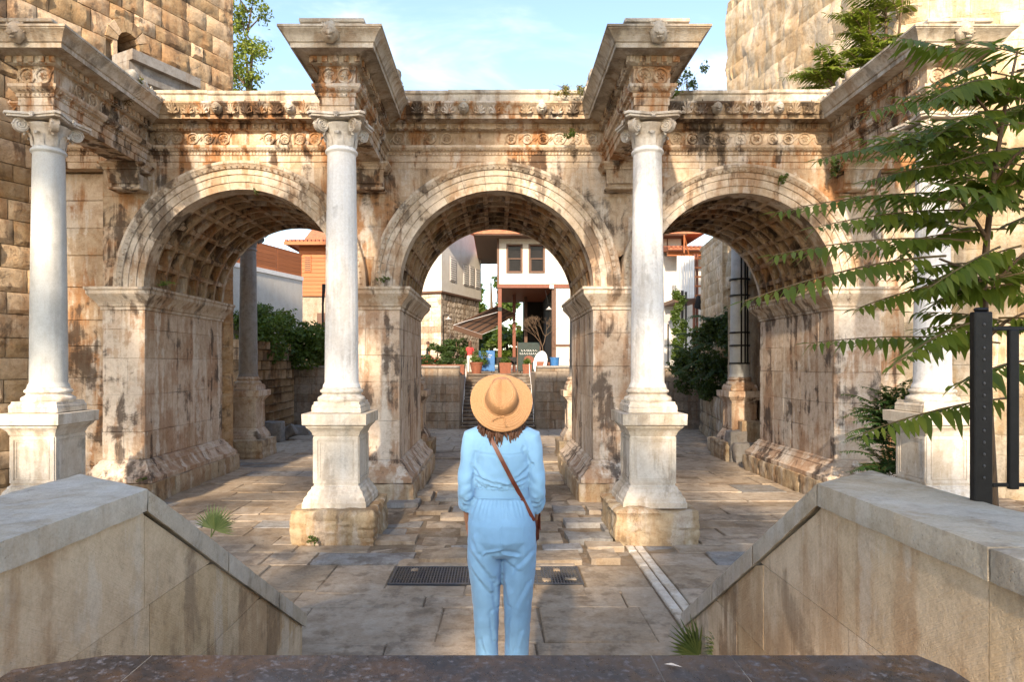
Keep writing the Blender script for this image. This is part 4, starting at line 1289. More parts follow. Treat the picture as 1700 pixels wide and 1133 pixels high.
# cafe house: white jettied upper storey on red posts
def cafe():
    Y = 38.0; sc = 1100 / Y
    x0 = (826 - 824) / sc; x1 = 10.6
    zb = 3 + (605 - 472) / sc; ztop = 3 + (605 - 392) / sc
    root = thing('cafe_house', (5, 41, 2.5), 'white timber framed cafe house with open dark ground floor', 'house')
    w = M['plaster']
    # upper wall built round the windows
    wx = [(843, 865), (880, 902)]; wz = (451, 408)
    X = lambda p: (p - 824) / sc
    Z = lambda p: 3 + (605 - p) / sc
    cuts = [x0] + [X(p) for a in wx for p in a] + [x1]
    mb = MB()
    for q in range(0, 6, 2): mb.box(cuts[q], cuts[q + 1], Y, Y + .25, zb, ztop)
    mb.build('upper_wall', w, root, recalc=False)
    for q in (1, 3):
        MB().box(cuts[q], cuts[q + 1], Y + .002, Y + .25, zb, Z(wz[0])).build('wall_panel', w, root, recalc=False)
        MB().box(cuts[q], cuts[q + 1], Y + .002, Y + .25, Z(wz[1]), ztop).build('wall_panel', w, root, recalc=False)
        a, b = cuts[q], cuts[q + 1]; c, d = Z(wz[0]), Z(wz[1])
        wn = MB(); f = .09
        wn.cbox(a - f, a + .02, Y - .05, Y + .2, c - f, d + f, .008).cbox(b - .02, b + f, Y - .05, Y + .2, c - f, d + f, .008)
        wn.cbox(a + .021, b - .021, Y - .05, Y + .2, d - .02, d + f, .008).cbox(a + .021, b - .021, Y - .06, Y + .2, c - f, c + .02, .008)
        wo_ = wn.build('window', M['wood'], root)
        MB().box(a, b, Y + .12, Y + .14, c, d).build('pane', M['glass'], wo_, recalc=False)
        MB().cbox(a + .02, b - .02, Y + .04, Y + .11, (c + d) / 2 - .03, (c + d) / 2 + .03, .005).build('transom', M['wood'], wo_)
        MB().cbox(a + .02, a + .08, Y + .05, Y + .10, c + .02, (c + d) / 2 - .035, .005).build('sash', M['wood'], wo_)
        MB().cbox(b - .2, b - .08, Y + .16, Y + .2, c + .02, (c + d) / 2 - .05, .005).build('curtain', M['white'], wo_)
    # side wall, floor slab, back walls of the open ground floor
    MB().box(x0, x0 + .25, Y + .251, Y + 9, zb, ztop).build('side_wall', w, root, recalc=False)
    MB().box(x0 - .02, x1, Y - .04, Y + 9, zb - .22, zb - .003).build('jetty_beam', M['redwood'], root, recalc=False)
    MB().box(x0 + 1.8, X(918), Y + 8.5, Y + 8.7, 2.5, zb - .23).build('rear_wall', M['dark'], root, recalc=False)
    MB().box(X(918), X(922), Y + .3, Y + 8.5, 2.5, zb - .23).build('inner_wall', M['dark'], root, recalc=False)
    MB().box(X(922) + .02, x1, Y + .02, Y + .25, 2.5, zb - .223).build('lower_wall', w, root, recalc=False)
    MB().box(X(922) + .02, x1, Y - .01, Y + .018, Z(576), Z(572)).build('timber_rail', M['wood'], root, recalc=False)
    MB().box(X(945), x1, Y - .01, Y + .018, Z(600), Z(597)).build('timber_rail', M['wood'], root, recalc=False)
    MB().cbox(X(916), X(923), Y - .03, Y + .28, 2.5, zb - .223, .01).build('post', M['wood'], root)
    MB().box(x0 - .03, x0 + .09, Y - .03, Y - .002, zb, ztop).build('corner_board', M['wood'], root, recalc=False)
    for px in (921, 1107): MB().box(X(px), X(px) + .06, Y - .02, Y - .002, zb, ztop).build('timber_batten', M['greyp'] if px < 1000 else M['wood'], root, recalc=False)
    MB().cbox(x0 + .02, x0 + .24, Y + .03, Y + .25, 2.5, zb - .221, .01).build('post', M['redwood'], root)
    MB().cbox(x0 + .95, x0 + 1.15, Y + 3.6, Y + 3.8, 2.5, zb - .221, .01).build('post', M['redwood'], root)
    MB().cbox(x0 + 1.75, x0 + 1.95, Y + 5.0, Y + 5.2, 2.5, zb - .221, .01).build('post', M['wood'], root)
    MB().cbox(x0 + .01, x0 + .25, Y + .02, Y + .26, Z(517), Z(510), .01).build('post_bracket', M['iron'], root)
    # roof with deep eaves
    rf = MB()
    e = 1.35
    V = [(x0 - e, Y - 1.2, ztop - .1), (x1 + 1, Y - 1.2, ztop - .1), (x1 + 1, Y + 10, ztop - .1), (x0 - e, Y + 10, ztop - .1),
         (x0 - e, Y - 1.2, ztop + .12), (x1 + 1, Y - 1.2, ztop + .12), (x1 + 1, Y + 10, ztop + .12), (x0 - e, Y + 10, ztop + .12), (x0 + 4, Y + 4.4, ztop + 2.2), (x1 - 3, Y + 4.4, ztop + 2.2)]
    rf.add(V, [(0, 1, 2, 3), (0, 4, 5, 1), (1, 5, 6, 2), (2, 6, 7, 3), (3, 7, 4, 0), (4, 5, 9, 8), (5, 6, 9), (6, 7, 8, 9), (7, 4, 8)])
    ro = rf.build('roof', M['tile'], root)
    MB().box(x0 - e + .05, x1, Y - 1.15, Y + 9.5, ztop - .16, ztop - .103).build('eaves_boards', M['wood'], ro, recalc=False)
    # lamp in the opening
    lp = MB().tube([(X(905), Y + .2, zb - .24), (X(911), Y + .2, Z(505))], .015, 6).build('lamp_rod', M['iron'], root)
    MB().lathe([(.03, .18), (.07, .12), (.2, .0), (.19, -.01), (.05, .1)], X(912), Y + .2, 16).move(Matrix.Translation((0, 0, Z(514)))).build('lamp_shade', M['greyp'], lp, smooth=50)
    MB().cbox(X(912), X(919), Y - .2, Y - .04, Z(480), Z(474), .02).build('speaker_box', M['white'], root)
    return root
cafe()

def awning():
    r = thing('awning', (-1.0, 36.5, 6), 'brown striped canvas awning stretched out beside the red cafe post', 'awning')
    A, B = at(826, 507, 38), at(857, 522, 41); C, D = at(753, 540, 35.5), at(800, 556, 37.5)
    n = 13
    for k in range(n):
        a0, a1 = k / n, (k + 1) / n
        p = [A.lerp(B, a0), A.lerp(B, a1), C.lerp(D, a1), C.lerp(D, a0)]
        q = [v - Vector((0, 0, .03)) for v in p]
        MB().add(p + q, [(0, 1, 2, 3), (7, 6, 5, 4), (0, 4, 5, 1), (1, 5, 6, 2), (2, 6, 7, 3), (3, 7, 4, 0)]).build('canvas_strip', M['awnst'] if k % 3 == 1 else M['awning'], r)
    V = [C, D, D - Vector((0, 0, .28)), C - Vector((0, 0, .28))]
    V2 = [v + Vector((.02, -.02, 0)) for v in V]
    MB().add(V + V2, [(0, 1, 2, 3), (7, 6, 5, 4), (0, 4, 5, 1), (1, 5, 6, 2), (2, 6, 7, 3), (3, 7, 4, 0)]).build('valance', M['awning'], r)
    MB().tube([C, D], .018, 6).build('front_bar', M['white'], r)
    MB().tube([A + Vector((0, 0, -.4)), C.lerp(A, .3) + Vector((0, 0, -.1)), C], .015, 6).build('folding_arm', M['white'], r)
    MB().tube([B + Vector((0, 0, -.4)), D], .015, 6).build('folding_arm', M['white'], r)
awning()

def box_house(root, P, Q, depth, z0, z1, mat, name):
    t = (Q - P).normalized(); n = Vector((-t.y, t.x))
    a, b, c, d = P, Q, Q + n * depth, P + n * depth
    return MB().prism([(a.x, a.y), (b.x, b.y), (c.x, c.y), (d.x, d.y)], 'z', z0, z1).build(name, mat, root)
def white_house():
    root = thing('white_house', (-5, 44, 2.5), 'white gabled house with grey shutters on a stone ground storey', 'house')
    P = Vector((at(733, 480, 40).x, 40.0)); d = Vector((.39, 1)).normalized(); Q = P + d * 6.2
    n = Vector((-d.y, d.x))      # away from the visible side (to the left)
    zb = 3 + (605 - 483) * 40 / 1100; zt = zb + 4.2
    zf = 2.5
    box_house(root, P + d * .15 + n * .12, Q - d * .15 + n * .12, 9.0, zf, zb, M['mortar'], 'lower_core')
    box_house(root, P, Q, 9.4, zb, zt, M['plaster'], 'upper_wall')
    box_house(root, P - d * .03 - n * .05, Q + d * .03 - n * .05, 9.5, zb - .12, zb - .002, M['wood'], 'sill_beam')
    # rubble stones of the lower wall: two visible faces
    face_blocks(root, P + d * .12 + n * .1, Q - d * .1 + n * .1, zf, zb - .13, .30, .42, M['rubwall'], 71, .02, 'rubble_stone', depth=.2, nx=2, nz=2, chj=.3, gap=.012, limit=220)
    face_blocks(root, P + d * .12 + n * 4.2, P + d * .12 + n * .1, zf, zb - .13, .34, .6, M['rubwall'], 72, .02, 'corner_stone', depth=.2, nx=2, nz=2, chj=.3, gap=.012, limit=60)
    # gable roof: ridge runs along n, gable over the visible side
    mid = (P + Q) / 2
    e = .55; gh = 3.0
    pts = []
    gb = MB()
    for off in (0, .2):
        for (pt, z) in ((P, zt - .01), (Q, zt - .01), (mid, zt + gh)):
            v = pt + n * (off); gb.v.append((v.x, v.y, z))
    gb.f = [(0, 1, 2), (5, 4, 3), (0, 3, 4, 1), (1, 4, 5, 2), (2, 5, 3, 0)]
    gb.build('gable', M['orange'], root)
    for (E, s_) in ((P, -1), (Q, 1)):
        lowp = E + d * (s_ * e); zl = zt - .5
        V = []
        for off in (-.8, 9.6):
            for (pt, z) in ((mid, zt + gh + .12), (lowp, zl)):
                v = pt + n * off; V += [(v.x, v.y, z), (v.x, v.y, z - .14)]
        MB().add(V, [(0, 2, 6, 4), (1, 5, 7, 3), (0, 1, 3, 2), (4, 6, 7, 5), (2, 3, 7, 6), (0, 4, 5, 1)]).build('roof_slope', M['tile'], root)
        V = []
        for off in (-.86, -.805):
            for (pt, z) in ((mid, zt + gh + .18), (lowp, zl + .05)):
                v = pt + n * off; V += [(v.x, v.y, z), (v.x, v.y, z - .32)]
        MB().add(V, [(0, 2, 6, 4), (1, 5, 7, 3), (0, 1, 3, 2), (4, 6, 7, 5), (2, 3, 7, 6), (0, 4, 5, 1)]).build('barge_board', M['greyp'], root)
    def along(px):
        k = (px - 824) / 1100
        return (k * P.y - P.x) / (d.x - k * d.y)
    for (a, b, ya, yb) in ((747, 756, 466, 426), (769, 777, 473, 437), (779, 786, 475, 441), (789, 796, 478, 446)):
        u0, u1 = along(a), along(b); Yd = (P + d * u0).y
        z0, z1 = 3 + (605 - ya) * Yd / 1100, 3 + (605 - yb) * Yd / 1100
        A = P + d * u0 - n * .05; B = P + d * u1 - n * .05
        w = box_house(root, A, B, .1, z0, z1, M['greyp'], 'window')
        k = 0; z = z0 + .1
        while z < z1 - .1:
            box_house(w, A - n * .02 + d * .05, B - n * .02 - d * .05, .03, z, z + .05, M['white'], 'louvre'); z += .14
    # street lamp on the corner
    lp = thing('wall_lamp', (at(735, 560, 39.6).x, 39.6, 4.2), 'dark street lamp with bent arm beside the stone house corner', 'street lamp')
    q = at(736, 600, 39.5)
    MB().tube([(q.x, 39.5, 2.5), (q.x, 39.5, at(0, 525, 39.5).z), (q.x + .15, 39.5, at(0, 522, 39.5).z), (q.x + .3, 39.5, at(0, 524, 39.5).z)], .035, 6).build('pole', M['iron'], lp)
    MB().lathe([(.03, .2), (.06, .12), (.24, .0), (.2, -.02), (.0, -.02)], q.x + .3, 39.5, 12).move(Matrix.Translation((0, 0, at(0, 531, 39.5).z))).build('lamp_shade', M['greyp'], lp, smooth=50)
white_house()

def orange_house():
    root = thing('orange_timber_house', (-9, 41, 2.5), 'orange timber clad house with red tiled roof behind the hedge', 'house')
    Y = 38; X = lambda p: (p - 824) * Y / 1100; Z = lambda p: 3 + (605 - p) * Y / 1100
    x0, x1 = X(497), X(640)
    MB().box(x0, x1, Y, Y + 7, Z(492), Z(404)).build('upper_core', M['orange'], root, recalc=False)
    z = Z(492)
    while z < Z(408):
        MB().cbox(x0 - .02, x1, Y - .03, Y - .002, z, z + .21, .01).build('cladding_board', M['orange'], root); z += .22
    MB().box(x0 + .1, x1, Y + .1, Y + 7, 2.5, Z(493)).build('lower_wall', M['rubwall'], root, recalc=False)
    MB().cbox(x0 + 1.0, x0 + 1.7, Y + .02, Y + .09, 2.6, Z(520), .01).build('door', M['wood'], root)
    w = MB().cbox(X(506), X(517), Y - .08, Y - .032, Z(452), Z(424), .01).build('window', M['orange'], root)
    k = Z(450)
    while k < Z(426):
        MB().cbox(X(507), X(516), Y - .1, Y - .082, k, k + .06, .005).build('louvre', M['wood'], w); k += .12
    ro = MB().add([(x0 - .6, Y - .8, Z(406)), (x1, Y - .8, Z(406)), (x1, Y + 4, Z(382)), (x0 + 1.8, Y + 4, Z(382)), (x0 - .6, Y + 8, Z(406)), (x0 - .6, Y - .8, Z(410)), (x1, Y - .8, Z(410)), (x0 - .6, Y + 8, Z(410))],
                  [(0, 1, 2, 3), (0, 3, 4), (0, 5, 6, 1), (0, 4, 7, 5)]).build('roof', M['tile'], root)
    for k in range(24):
        xx = x0 - .5 + k * .22
        if xx > x1: break
        yk = max(0, (xx - (x0 - .6)))
        MB().tube([(xx, Y - .85, Z(406) + .05), (xx, min(Y + 3.9, Y - .8 + yk * 2), Z(406) + .05 + (Z(382) - Z(406)) * min(1, (yk * 2) / 4.8))], .09, 6).build('tile_row', M['tile'], ro)
    MB().cbox(x0 - .62, x1, Y - .86, Y - .802, Z(411), Z(405.5), .01).build('eaves_board', M['orange'], ro)
orange_house()
def white_wall():
    root = thing('white_rendered_wall', (-10.5, 32, 2.5), 'white rendered wall above the hedge', 'wall')
    P, Q = Vector((-11.9, 28.2)), Vector((-10.0, 34.2))
    d = (Q - P).normalized()
    box_house(root, P, Q, .3, 2.5, 7.3, M['plaster'], 'wall_face')
    box_house(root, P - Vector((d.y, -d.x)) * -.06, Q - Vector((d.y, -d.x)) * -.06, .42, 7.302, 7.5, M['white'], 'coping')
    f = thing('timber_screen', (-10.5, 32, 7.5), 'orange timber panel screen on top of the white wall', 'fence')
    for k in range(3):
        A = P + d * (k * 2.08 + .03); B = P + d * (k * 2.08 + 2.05)
        for j in range(6):
            box_house(f, A, B, .06, 7.505 + j * .185, 7.505 + j * .185 + .178, M['orange'], 'board')
    box_house(f, P, Q, .1, 8.62, 8.68, M['orange'], 'top_rail')
white_wall()
# rubble bank wall on the hedge side
bw = thing('rubble_bank_wall', (-9.2, 25.5, 0), 'low rubble wall under the hedge beside the rear column', 'wall')
MB().prism([(-9.6, 23.8), (-9.45, 29.9), (-11.5, 29.9), (-11.5, 23.8)], 'z', -.1, 3.9).build('core', M['mortar'], bw)
face_blocks(bw, (-9.45, 29.9), (-9.4, 23.6), 0.03, 3.9, .34, .48, M['tower'], 81, .07, 'rubble_stone', nx=3, nz=2, chj=.35, gap=.012, depth=.3)
face_blocks(bw, (-11.5, 23.65), (-9.4, 23.6), 0.03, 3.9, .34, .48, M['tower'], 82, .07, 'rubble_stone', nx=3, nz=2, chj=.35, gap=.012, depth=.3, limit=100)
# fallen blocks
def boulder(px, py, Y, w, d, h, label, seed, m='trav', cat='stone block', rz=0, tilt=0):
    p = at(px, py, Y)
    mb = MB().rough(-w / 2, w / 2, -d / 2, d / 2, 0, h, max(.06, w / 9), .07 * w, 3 / max(w, .5), seed)
    mb.move(Matrix.Translation((p.x, Y, .04)) @ Matrix.Rotation(rz, 4, 'Z') @ Matrix.Rotation(tilt, 4, 'Y'))
    o = mb.build('stone_block', M[m], smooth=40)
    return tag(o, label, cat)
boulder(455, 718, 25.0, .7, .6, .8, 'squared stone block standing behind the rear pedestal on the hedge side', 2, 'greydk')
boulder(474, 714, 25.6, 1.1, .5, .45, 'tilted dark slab leaning by the retaining wall foot', 3, 'greydk', tilt=-.5)
boulder(497, 716, 27.5, 1.0, .6, .4, 'dark rough boulder at the foot of the retaining wall', 4, 'greydk')
boulder(1238, 745, 19.8, .85, .7, .62, 'dark rough stone block beside the right arch pier', 5, 'greydk')
boulder(1245, 690, 20.2, .75, .7, 1.25, 'tall rough boulder propped behind the dark block', 6, 'trav')
boulder(1222, 730, 20.0, .5, .5, .95, 'small round boulder at the foot of the strapped column', 7, 'greydk')
boulder(1195, 735, 22.2, .7, .6, .5, 'low eroded stone ending the block wall', 8, 'trav')

# ivy-side low block wall, rubble ruin and terrace house
lw = thing('low_block_wall', (8.6, 24, 0), 'low wall of squared stone blocks below the ivy', 'wall')
MB().prism([(7.75, 21.9), (8.75, 28.5), (11, 28.5), (10, 21.9)], 'z', -.1, 1.75).build('core', M['mortar'], lw)
face_blocks(lw, (8.75, 28.5), (7.55, 21.6), .03, 1.8, .58, .7, M['trav'], 91, .06, 'squared_block', nx=3, nz=3, chj=.2, gap=.012, depth=.4)
rw2 = thing('rubble_ruin', (10, 27, 0), 'sunlit pale rubble ruin wall above the ivy', 'wall')
MB().prism([(8.9, 26.0), (9.3, 30.0), (13, 30.0), (13, 26.0)], 'z', 0, 8.1).build('core', M['mortar'], rw2)
face_blocks(rw2, (9.25, 30.0), (8.8, 25.8), 1.4, 8.3, .4, .55, M['rubble'], 92, .07, 'rubble_stone', nx=3, nz=3, chj=.4, gap=.006, depth=.3, limit=190)
face_blocks(rw2, (8.8, 25.8), (12.5, 25.2), 1.4, 8.3, .45, .6, M['rubble'], 93, .07, 'rubble_stone', nx=3, nz=3, chj=.4, gap=.006, depth=.3, limit=100)
def terrace_house():
    root = thing('balcony_house', (12, 42, 2.5), 'house with red tiled roof and slatted balcony above the ivy', 'house')
    Y = 36; X = lambda p: (p - 824) * Y / 1100; Z = lambda p: 3 + (605 - p) * Y / 1100
    MB().box(X(1111), X(1215), Y + 1.5, Y + 6, 2.5, Z(418)).build('wall', M['plaster'], root, recalc=False)
    ro = MB().add([(X(1108), Y - .2, Z(412)), (X(1225), Y - .2, Z(412)), (X(1225), Y + 5, Z(388)), (X(1108), Y + 5, Z(388)), (X(1108), Y - .2, Z(416)), (X(1225), Y - .2, Z(416)), (X(1225), Y + 5, Z(400)), (X(1108), Y + 5, Z(400))],
                  [(0, 1, 2, 3), (7, 6, 5, 4), (0, 4, 5, 1), (1, 5, 6, 2), (2, 6, 7, 3), (3, 7, 4, 0)]).build('roof', M['tile'], root)
    k = X(1109)
    while k < X(1224):
        MB().tube([(k, Y - .25, Z(411.5)), (k, Y + 5, Z(387))], .08, 6).build('tile_row', M['tile'], ro); k += .24
    MB().cbox(X(1110), X(1190), Y + .2, Y + .4, Z(424), Z(417), .01).build('eaves_beam', M['orange'], root)
    MB().cbox(X(1112), X(1152), Y - 1.0, Y + 1.4, Z(505), Z(499), .01).build('balcony_floor', M['wood'], root)
    k = X(1116)
    while k < X(1143):
        MB().cbox(k, k + .11, Y - .95, Y - .92, Z(498), Z(430), .005).build('screen_slat', M['white'], root); k += .135
    for p in (1146, 1151): MB().cbox(X(p), X(p) + .1, Y - .6, Y - .4, 2.5, Z(425), .01).build('post', M['redwood'], root)
    for j in range(5): MB().cbox(X(1144), X(1157), Y - .9, Y - .86, Z(495 - j * 15), Z(492 - j * 15), .005).build('ladder_rung', M['orange'], root)
    MB().tube([(X(1128), Y - .9, Z(425)), (X(1128), Y - .9, Z(396)), (X(1139), Y - .5, Z(425))], .035, 6).build('roof_stay', M['orange'], root)
    MB().tube([(X(1124), Y - 1, 2.5), (X(1124), Y - 1, Z(486))], .07, 6).build('iron_post', M['iron'], root)
    MB().tube([(X(1130), Y - 1, 2.5), (X(1130), Y - 1, Z(488))], .05, 6).build('iron_post', M['iron'], root)
    f = thing('flood_lamp', (X(1151), Y - 1.2, Z(515)), 'black floodlight hanging below the balcony', 'lamp')
    MB().tube([(X(1147), Y - 1.2, Z(516)), (X(1153), Y - 1.35, Z(497))], [.22, .26], 12).build('housing', M['iron'], f)
    MB().tube([(X(1153), Y - 1.2, Z(497)), (X(1154), Y - 1.1, Z(490))], .03, 6).build('bracket', M['iron'], f)
    m = thing('traffic_mirror', (X(1110), Y - 2, Z(545)), 'round convex mirror on a pole by the balcony house', 'mirror')
    c = at(1110, 530, 33.9)
    MB().lathe([(.0, -.05), (.2, -.03), (.26, 0.0), (.26, .03), (0, .03)], 0, 0, 20).move(Matrix.Translation(c) @ Matrix.Rotation(R_(90), 4, 'X').inverted() @ Matrix.Rotation(PI, 4, 'X')).build('mirror_disc', M['greyp'], m, smooth=40)
    MB().tube([(c.x, 34.0, 2.5), (c.x, 34.0, c.z)], .04, 6).build('pole', M['iron'], m)
terrace_house()
# slim pole with notice near the hedge
pl = thing('notice_pole', (at(536, 600, 31).x, 31, 2.5), 'slim dark pole with a small white notice before the hedge', 'pole')
q = at(536, 600, 31)
MB().tube([(q.x, 31, 2.5), (q.x, 31, at(0, 505, 31).z), (q.x + .05, 31, at(0, 472, 31).z)], [.05, .05, .09], 8).build('shaft', M['iron'], pl)
MB().cbox(q.x - .14, q.x + .14, 30.9, 30.93, at(0, 559, 31).z, at(0, 546, 31).z, .005).build('notice', M['white'], pl)

# potted plants, boards and furniture on the cafe terrace
def pot(px, Y, w, h, label, kind, mat='pot'):
    p = at(px, 0, Y)
    root = thing('potted_plant', (p.x, Y, 2.5), label, 'potted plant')
    if kind == 'box':
        mb = MB(); k = w / 2
        V = [(p.x + sx * k * f, Y + sy * k * f, 2.5 + z) for f, z in ((.85, 0), (1, h), (.85, h), (.8, h - .08)) for sx, sy in ((-1, -1), (1, -1), (1, 1), (-1, 1))]
        F = [(3, 2, 1, 0)]
        for q in range(3):
            for j in range(4): F.append((q * 4 + j, q * 4 + (j + 1) % 4, q * 4 + 4 + (j + 1) % 4, q * 4 + 4 + j))
        F.append((12, 13, 14, 15))
        mb.add(V, F).build('pot', M[mat], root)
    else:
        MB().lathe([(w * .36, 2.5), (w * .5, 2.5 + h * .9), (w * .54, 2.5 + h * .9), (w * .54, 2.5 + h), (w * .46, 2.5 + h), (w * .44, 2.5 + h * .9), (0, 2.5 + h * .9)], p.x, Y, 20).build('pot', M[mat], root, smooth=40)
    return root, Vector((p.x, Y, 2.5 + h))
# ------------------------------------------------------------------ vegetation helpers
def leaf_cloud(name, blobs, n, size, mat, parent, seed, shell=0.55, droop=0.0, aspect=.55):
    """leaf sized folded blades spread through ellipsoids: blobs = (centre, radii)"""
    r = np.random.RandomState(seed)
    vol = np.array([b[1][0] * b[1][1] * b[1][2] for b in blobs]) ** (2 / 3.); vol /= vol.sum()
    idx = r.choice(len(blobs), n, p=vol)
    C = np.array([b[0] for b in blobs], float)[idx]; Rd = np.array([b[1] for b in blobs], float)[idx]
    d = r.normal(size=(n, 3)); d /= np.linalg.norm(d, axis=1)[:, None]
    rad = shell + (1 - shell) * r.rand(n) ** .6
    # clumps: modulate by a coarse directional noise
    rad *= .82 + .22 * np.sin(d[:, 0] * 7 + idx) * np.sin(d[:, 1] * 6 + 1.3 * idx) + .12 * np.sin(d[:, 2] * 9 + 2 * idx)
    P = C + d * Rd * rad[:, None]
    nrm = d * .6 + r.normal(size=(n, 3)) * .7 + np.array([0, 0, .35]); nrm /= np.linalg.norm(nrm, axis=1)[:, None]
    a = r.normal(size=(n, 3)); a[:, 2] -= droop
    a -= nrm * (a * nrm).sum(1)[:, None]; a /= np.linalg.norm(a, axis=1)[:, None] + 1e-9
    b = np.cross(nrm, a)
    s = size * (.6 + .8 * r.rand(n))[:, None]
    V = np.stack([P - a * s * .5, P + b * s * aspect * .5 + nrm * s * .08, P + a * s * .5, P - b * s * aspect * .5 + nrm * s * .08], 1).reshape(-1, 3)
    F = np.arange(n * 4).reshape(n, 4)
    F = np.concatenate([F[:, [0, 1, 2]], F[:, [0, 2, 3]]])
    lo, hi = V.min(0), V.max(0); o = np.array([(lo[0] + hi[0]) / 2, (lo[1] + hi[1]) / 2, lo[2]])
    me = bpy.data.meshes.new(name)
    me.from_pydata((V - o).tolist(), [], F.tolist())
    me.materials.append(mat)
    return link(bpy.data.objects.new(name, me), parent, tuple(o))

def leaflet(mb, p, d, up, L, W, curl=.12, rr=None):
    s = d.cross(up)
    if s.length < 1e-4: s = Vector((1, 0, 0))
    s.normalize(); n = s.cross(d)
    q1 = p + d * L * .35 - n * L * .02; q2 = p + d * L * .7 - n * L * curl * .5; tip = p + d * L - n * L * curl
    V = [p, q1 + s * W * .5 + n * W * .18, q1, q1 - s * W * .5 + n * W * .18, q2 + s * W * .34 + n * W * .1, q2, q2 - s * W * .34 + n * W * .1, tip]
    mb.add(V, [(0, 2, 1), (0, 3, 2), (1, 2, 5, 4), (2, 3, 6, 5), (4, 5, 7), (5, 6, 7)])

def frond(parent, A, B, mat, n=13, L=.11, W=.036, sag=.12, name='frond', seed=0, hang=.5, taper=True, start=.12):
    r = random.Random(seed)
    mb = MB(); st_ = MB()
    A = Vector(A); B = Vector(B); D = (B - A); Ln = D.length
    pts = []
    side0 = D.cross(Vector((0, 0, 1))).normalized()
    if side0.length < .1: side0 = Vector((1, 0, 0))
    bow = r.uniform(-.04, .04) * Ln
    f = lambda t: A + D * t + Vector((0, 0, sag * Ln * 4 * t * (1 - t) * .6)) + side0 * (bow * 4 * t * (1 - t))
    for i in range(9): pts.append(f(i / 8))
    st_.tube(pts, [.0045 * (L / .1) * (1 - .7 * i / 8) for i in range(9)], 4, cap=False)
    for i in range(n):
        t = start + (1 - start) * (i + .5) / n
        p = f(t); tg = (f(min(1, t + .02)) - f(t - .02)).normalized()
        side = tg.cross(Vector((0, 0, 1))).normalized(); up = side.cross(tg).normalized()
        k = (.75 + .35 * math.sin(PI * min(1, t * 1.15))) if taper else 1
        if t > .85: k *= .78
        for s_ in (-1, 1):
            h = hang + r.uniform(-.15, .2)
            d = (side * s_ * (1 - .35 * h) + tg * (.55 + r.uniform(-.1, .15)) - Vector((0, 0, 1)) * h).normalized()
            leaflet(mb, p + d * .002, d, up, L * k * r.uniform(.72, 1.15), W * k * r.uniform(.8, 1.15), r.uniform(-.05, .4))
    leaflet(mb, f(1.0), D.normalized(), Vector((0, 0, 1)), L * .7, W * .7)
    o = mb.build(name, mat, parent, smooth=60, recalc=False)
    st_.build('rachis', M['stem'], o, smooth=60, recalc=False)
    return o

# foreground tree of heaven behind the fence
ail = thing('ailanthus_tree', (3.0, 4.0, 1.7), 'green tree of heaven with long drooping pinnate fronds beside the black fence', 'tree')
tr = [at(1640, 700, 3.95), at(1636, 560, 3.9), at(1632, 470, 3.85), at(1640, 380, 3.85), at(1652, 280, 3.85), at(1668, 180, 3.85), at(1690, 80, 3.9)]
tr = [Vector((tr[0].x + .05, 3.95, 1.7))] + tr
MB().tube(tr, [.035, .03, .024, .02, .016, .013, .010, .006], 8).build('trunk', M['bark'], ail, smooth=60)
br = [((1634, 500), (1700, 420)), ((1640, 400), (1590, 330)), ((1650, 300), (1720, 230)), ((1632, 470), (1560, 430)), ((1640, 560), (1700, 520)), ((1660, 220), (1610, 150))]
for (a, b) in br:
    A, B = at(*a, 3.87), at(*b, 3.7); MB().tube([A, A.lerp(B, .5) + Vector((0, 0, .02)), B], [.012, .009, .006], 6).build('branch', M['bark'], ail, smooth=60)
FR = [((1720, 95), (1588, 68)), ((1690, 165), (1497, 162)), ((1700, 205), (1553, 200)), ((1600, 232), (1357, 265)), ((1690, 250), (1570, 275)), ((1610, 320), (1289, 352)),
      ((1650, 350), (1352, 378)), ((1610, 400), (1283, 424)), ((1570, 425), (1236, 500)), ((1640, 460), (1424, 512)), ((1660, 570), (1346, 570)), ((1680, 530), (1512, 592)),
      ((1690, 660), (1427, 722)), ((1700, 600), (1585, 640)), ((1640, 270), (1440, 300)), ((1660, 300), (1480, 345)), ((1650, 440), (1500, 452)), ((1700, 470), (1560, 500)),
      ((1670, 380), (1430, 420)), ((1650, 330), (1530, 250)), ((1670, 240), (1540, 205)), ((1660, 410), (1540, 480)), ((1690, 300), (1600, 355)), ((1640, 210), (1480, 238))]
for i, (a, b) in enumerate(FR):
    rr = random.Random(i + 100)
    Yb = 3.85 + rr.uniform(-.25, .25); Yt = Yb - rr.uniform(.0, .55)
    frond(ail, at(*a, Yb), at(*b, Yt), M['ail'], n=rr.choice((20, 22, 24)) if abs(a[0] - b[0]) > 180 else 15, L=.155, W=.040, sag=.05, seed=i, hang=.5 if a[1] > 225 else .25)
rr = random.Random(9)
for i in range(66):
    a = (rr.uniform(1600, 1710), rr.uniform(90, 560)); ang = rr.uniform(-.5, .6)
    ln = rr.uniform(90, 210); dirx = -1 if rr.random() < .55 else 1
    b = (a[0] + dirx * ln * math.cos(ang), a[1] + ln * math.sin(ang) * .7 + 10)
    Yb = 3.95 + rr.uniform(-.3, .5)
    frond(ail, at(*a, Yb), at(*b, Yb + rr.uniform(-.5, .5)), M['ail'], n=15, L=.15, W=.040, sag=.08, seed=i + 50, hang=rr.uniform(.1, .6))

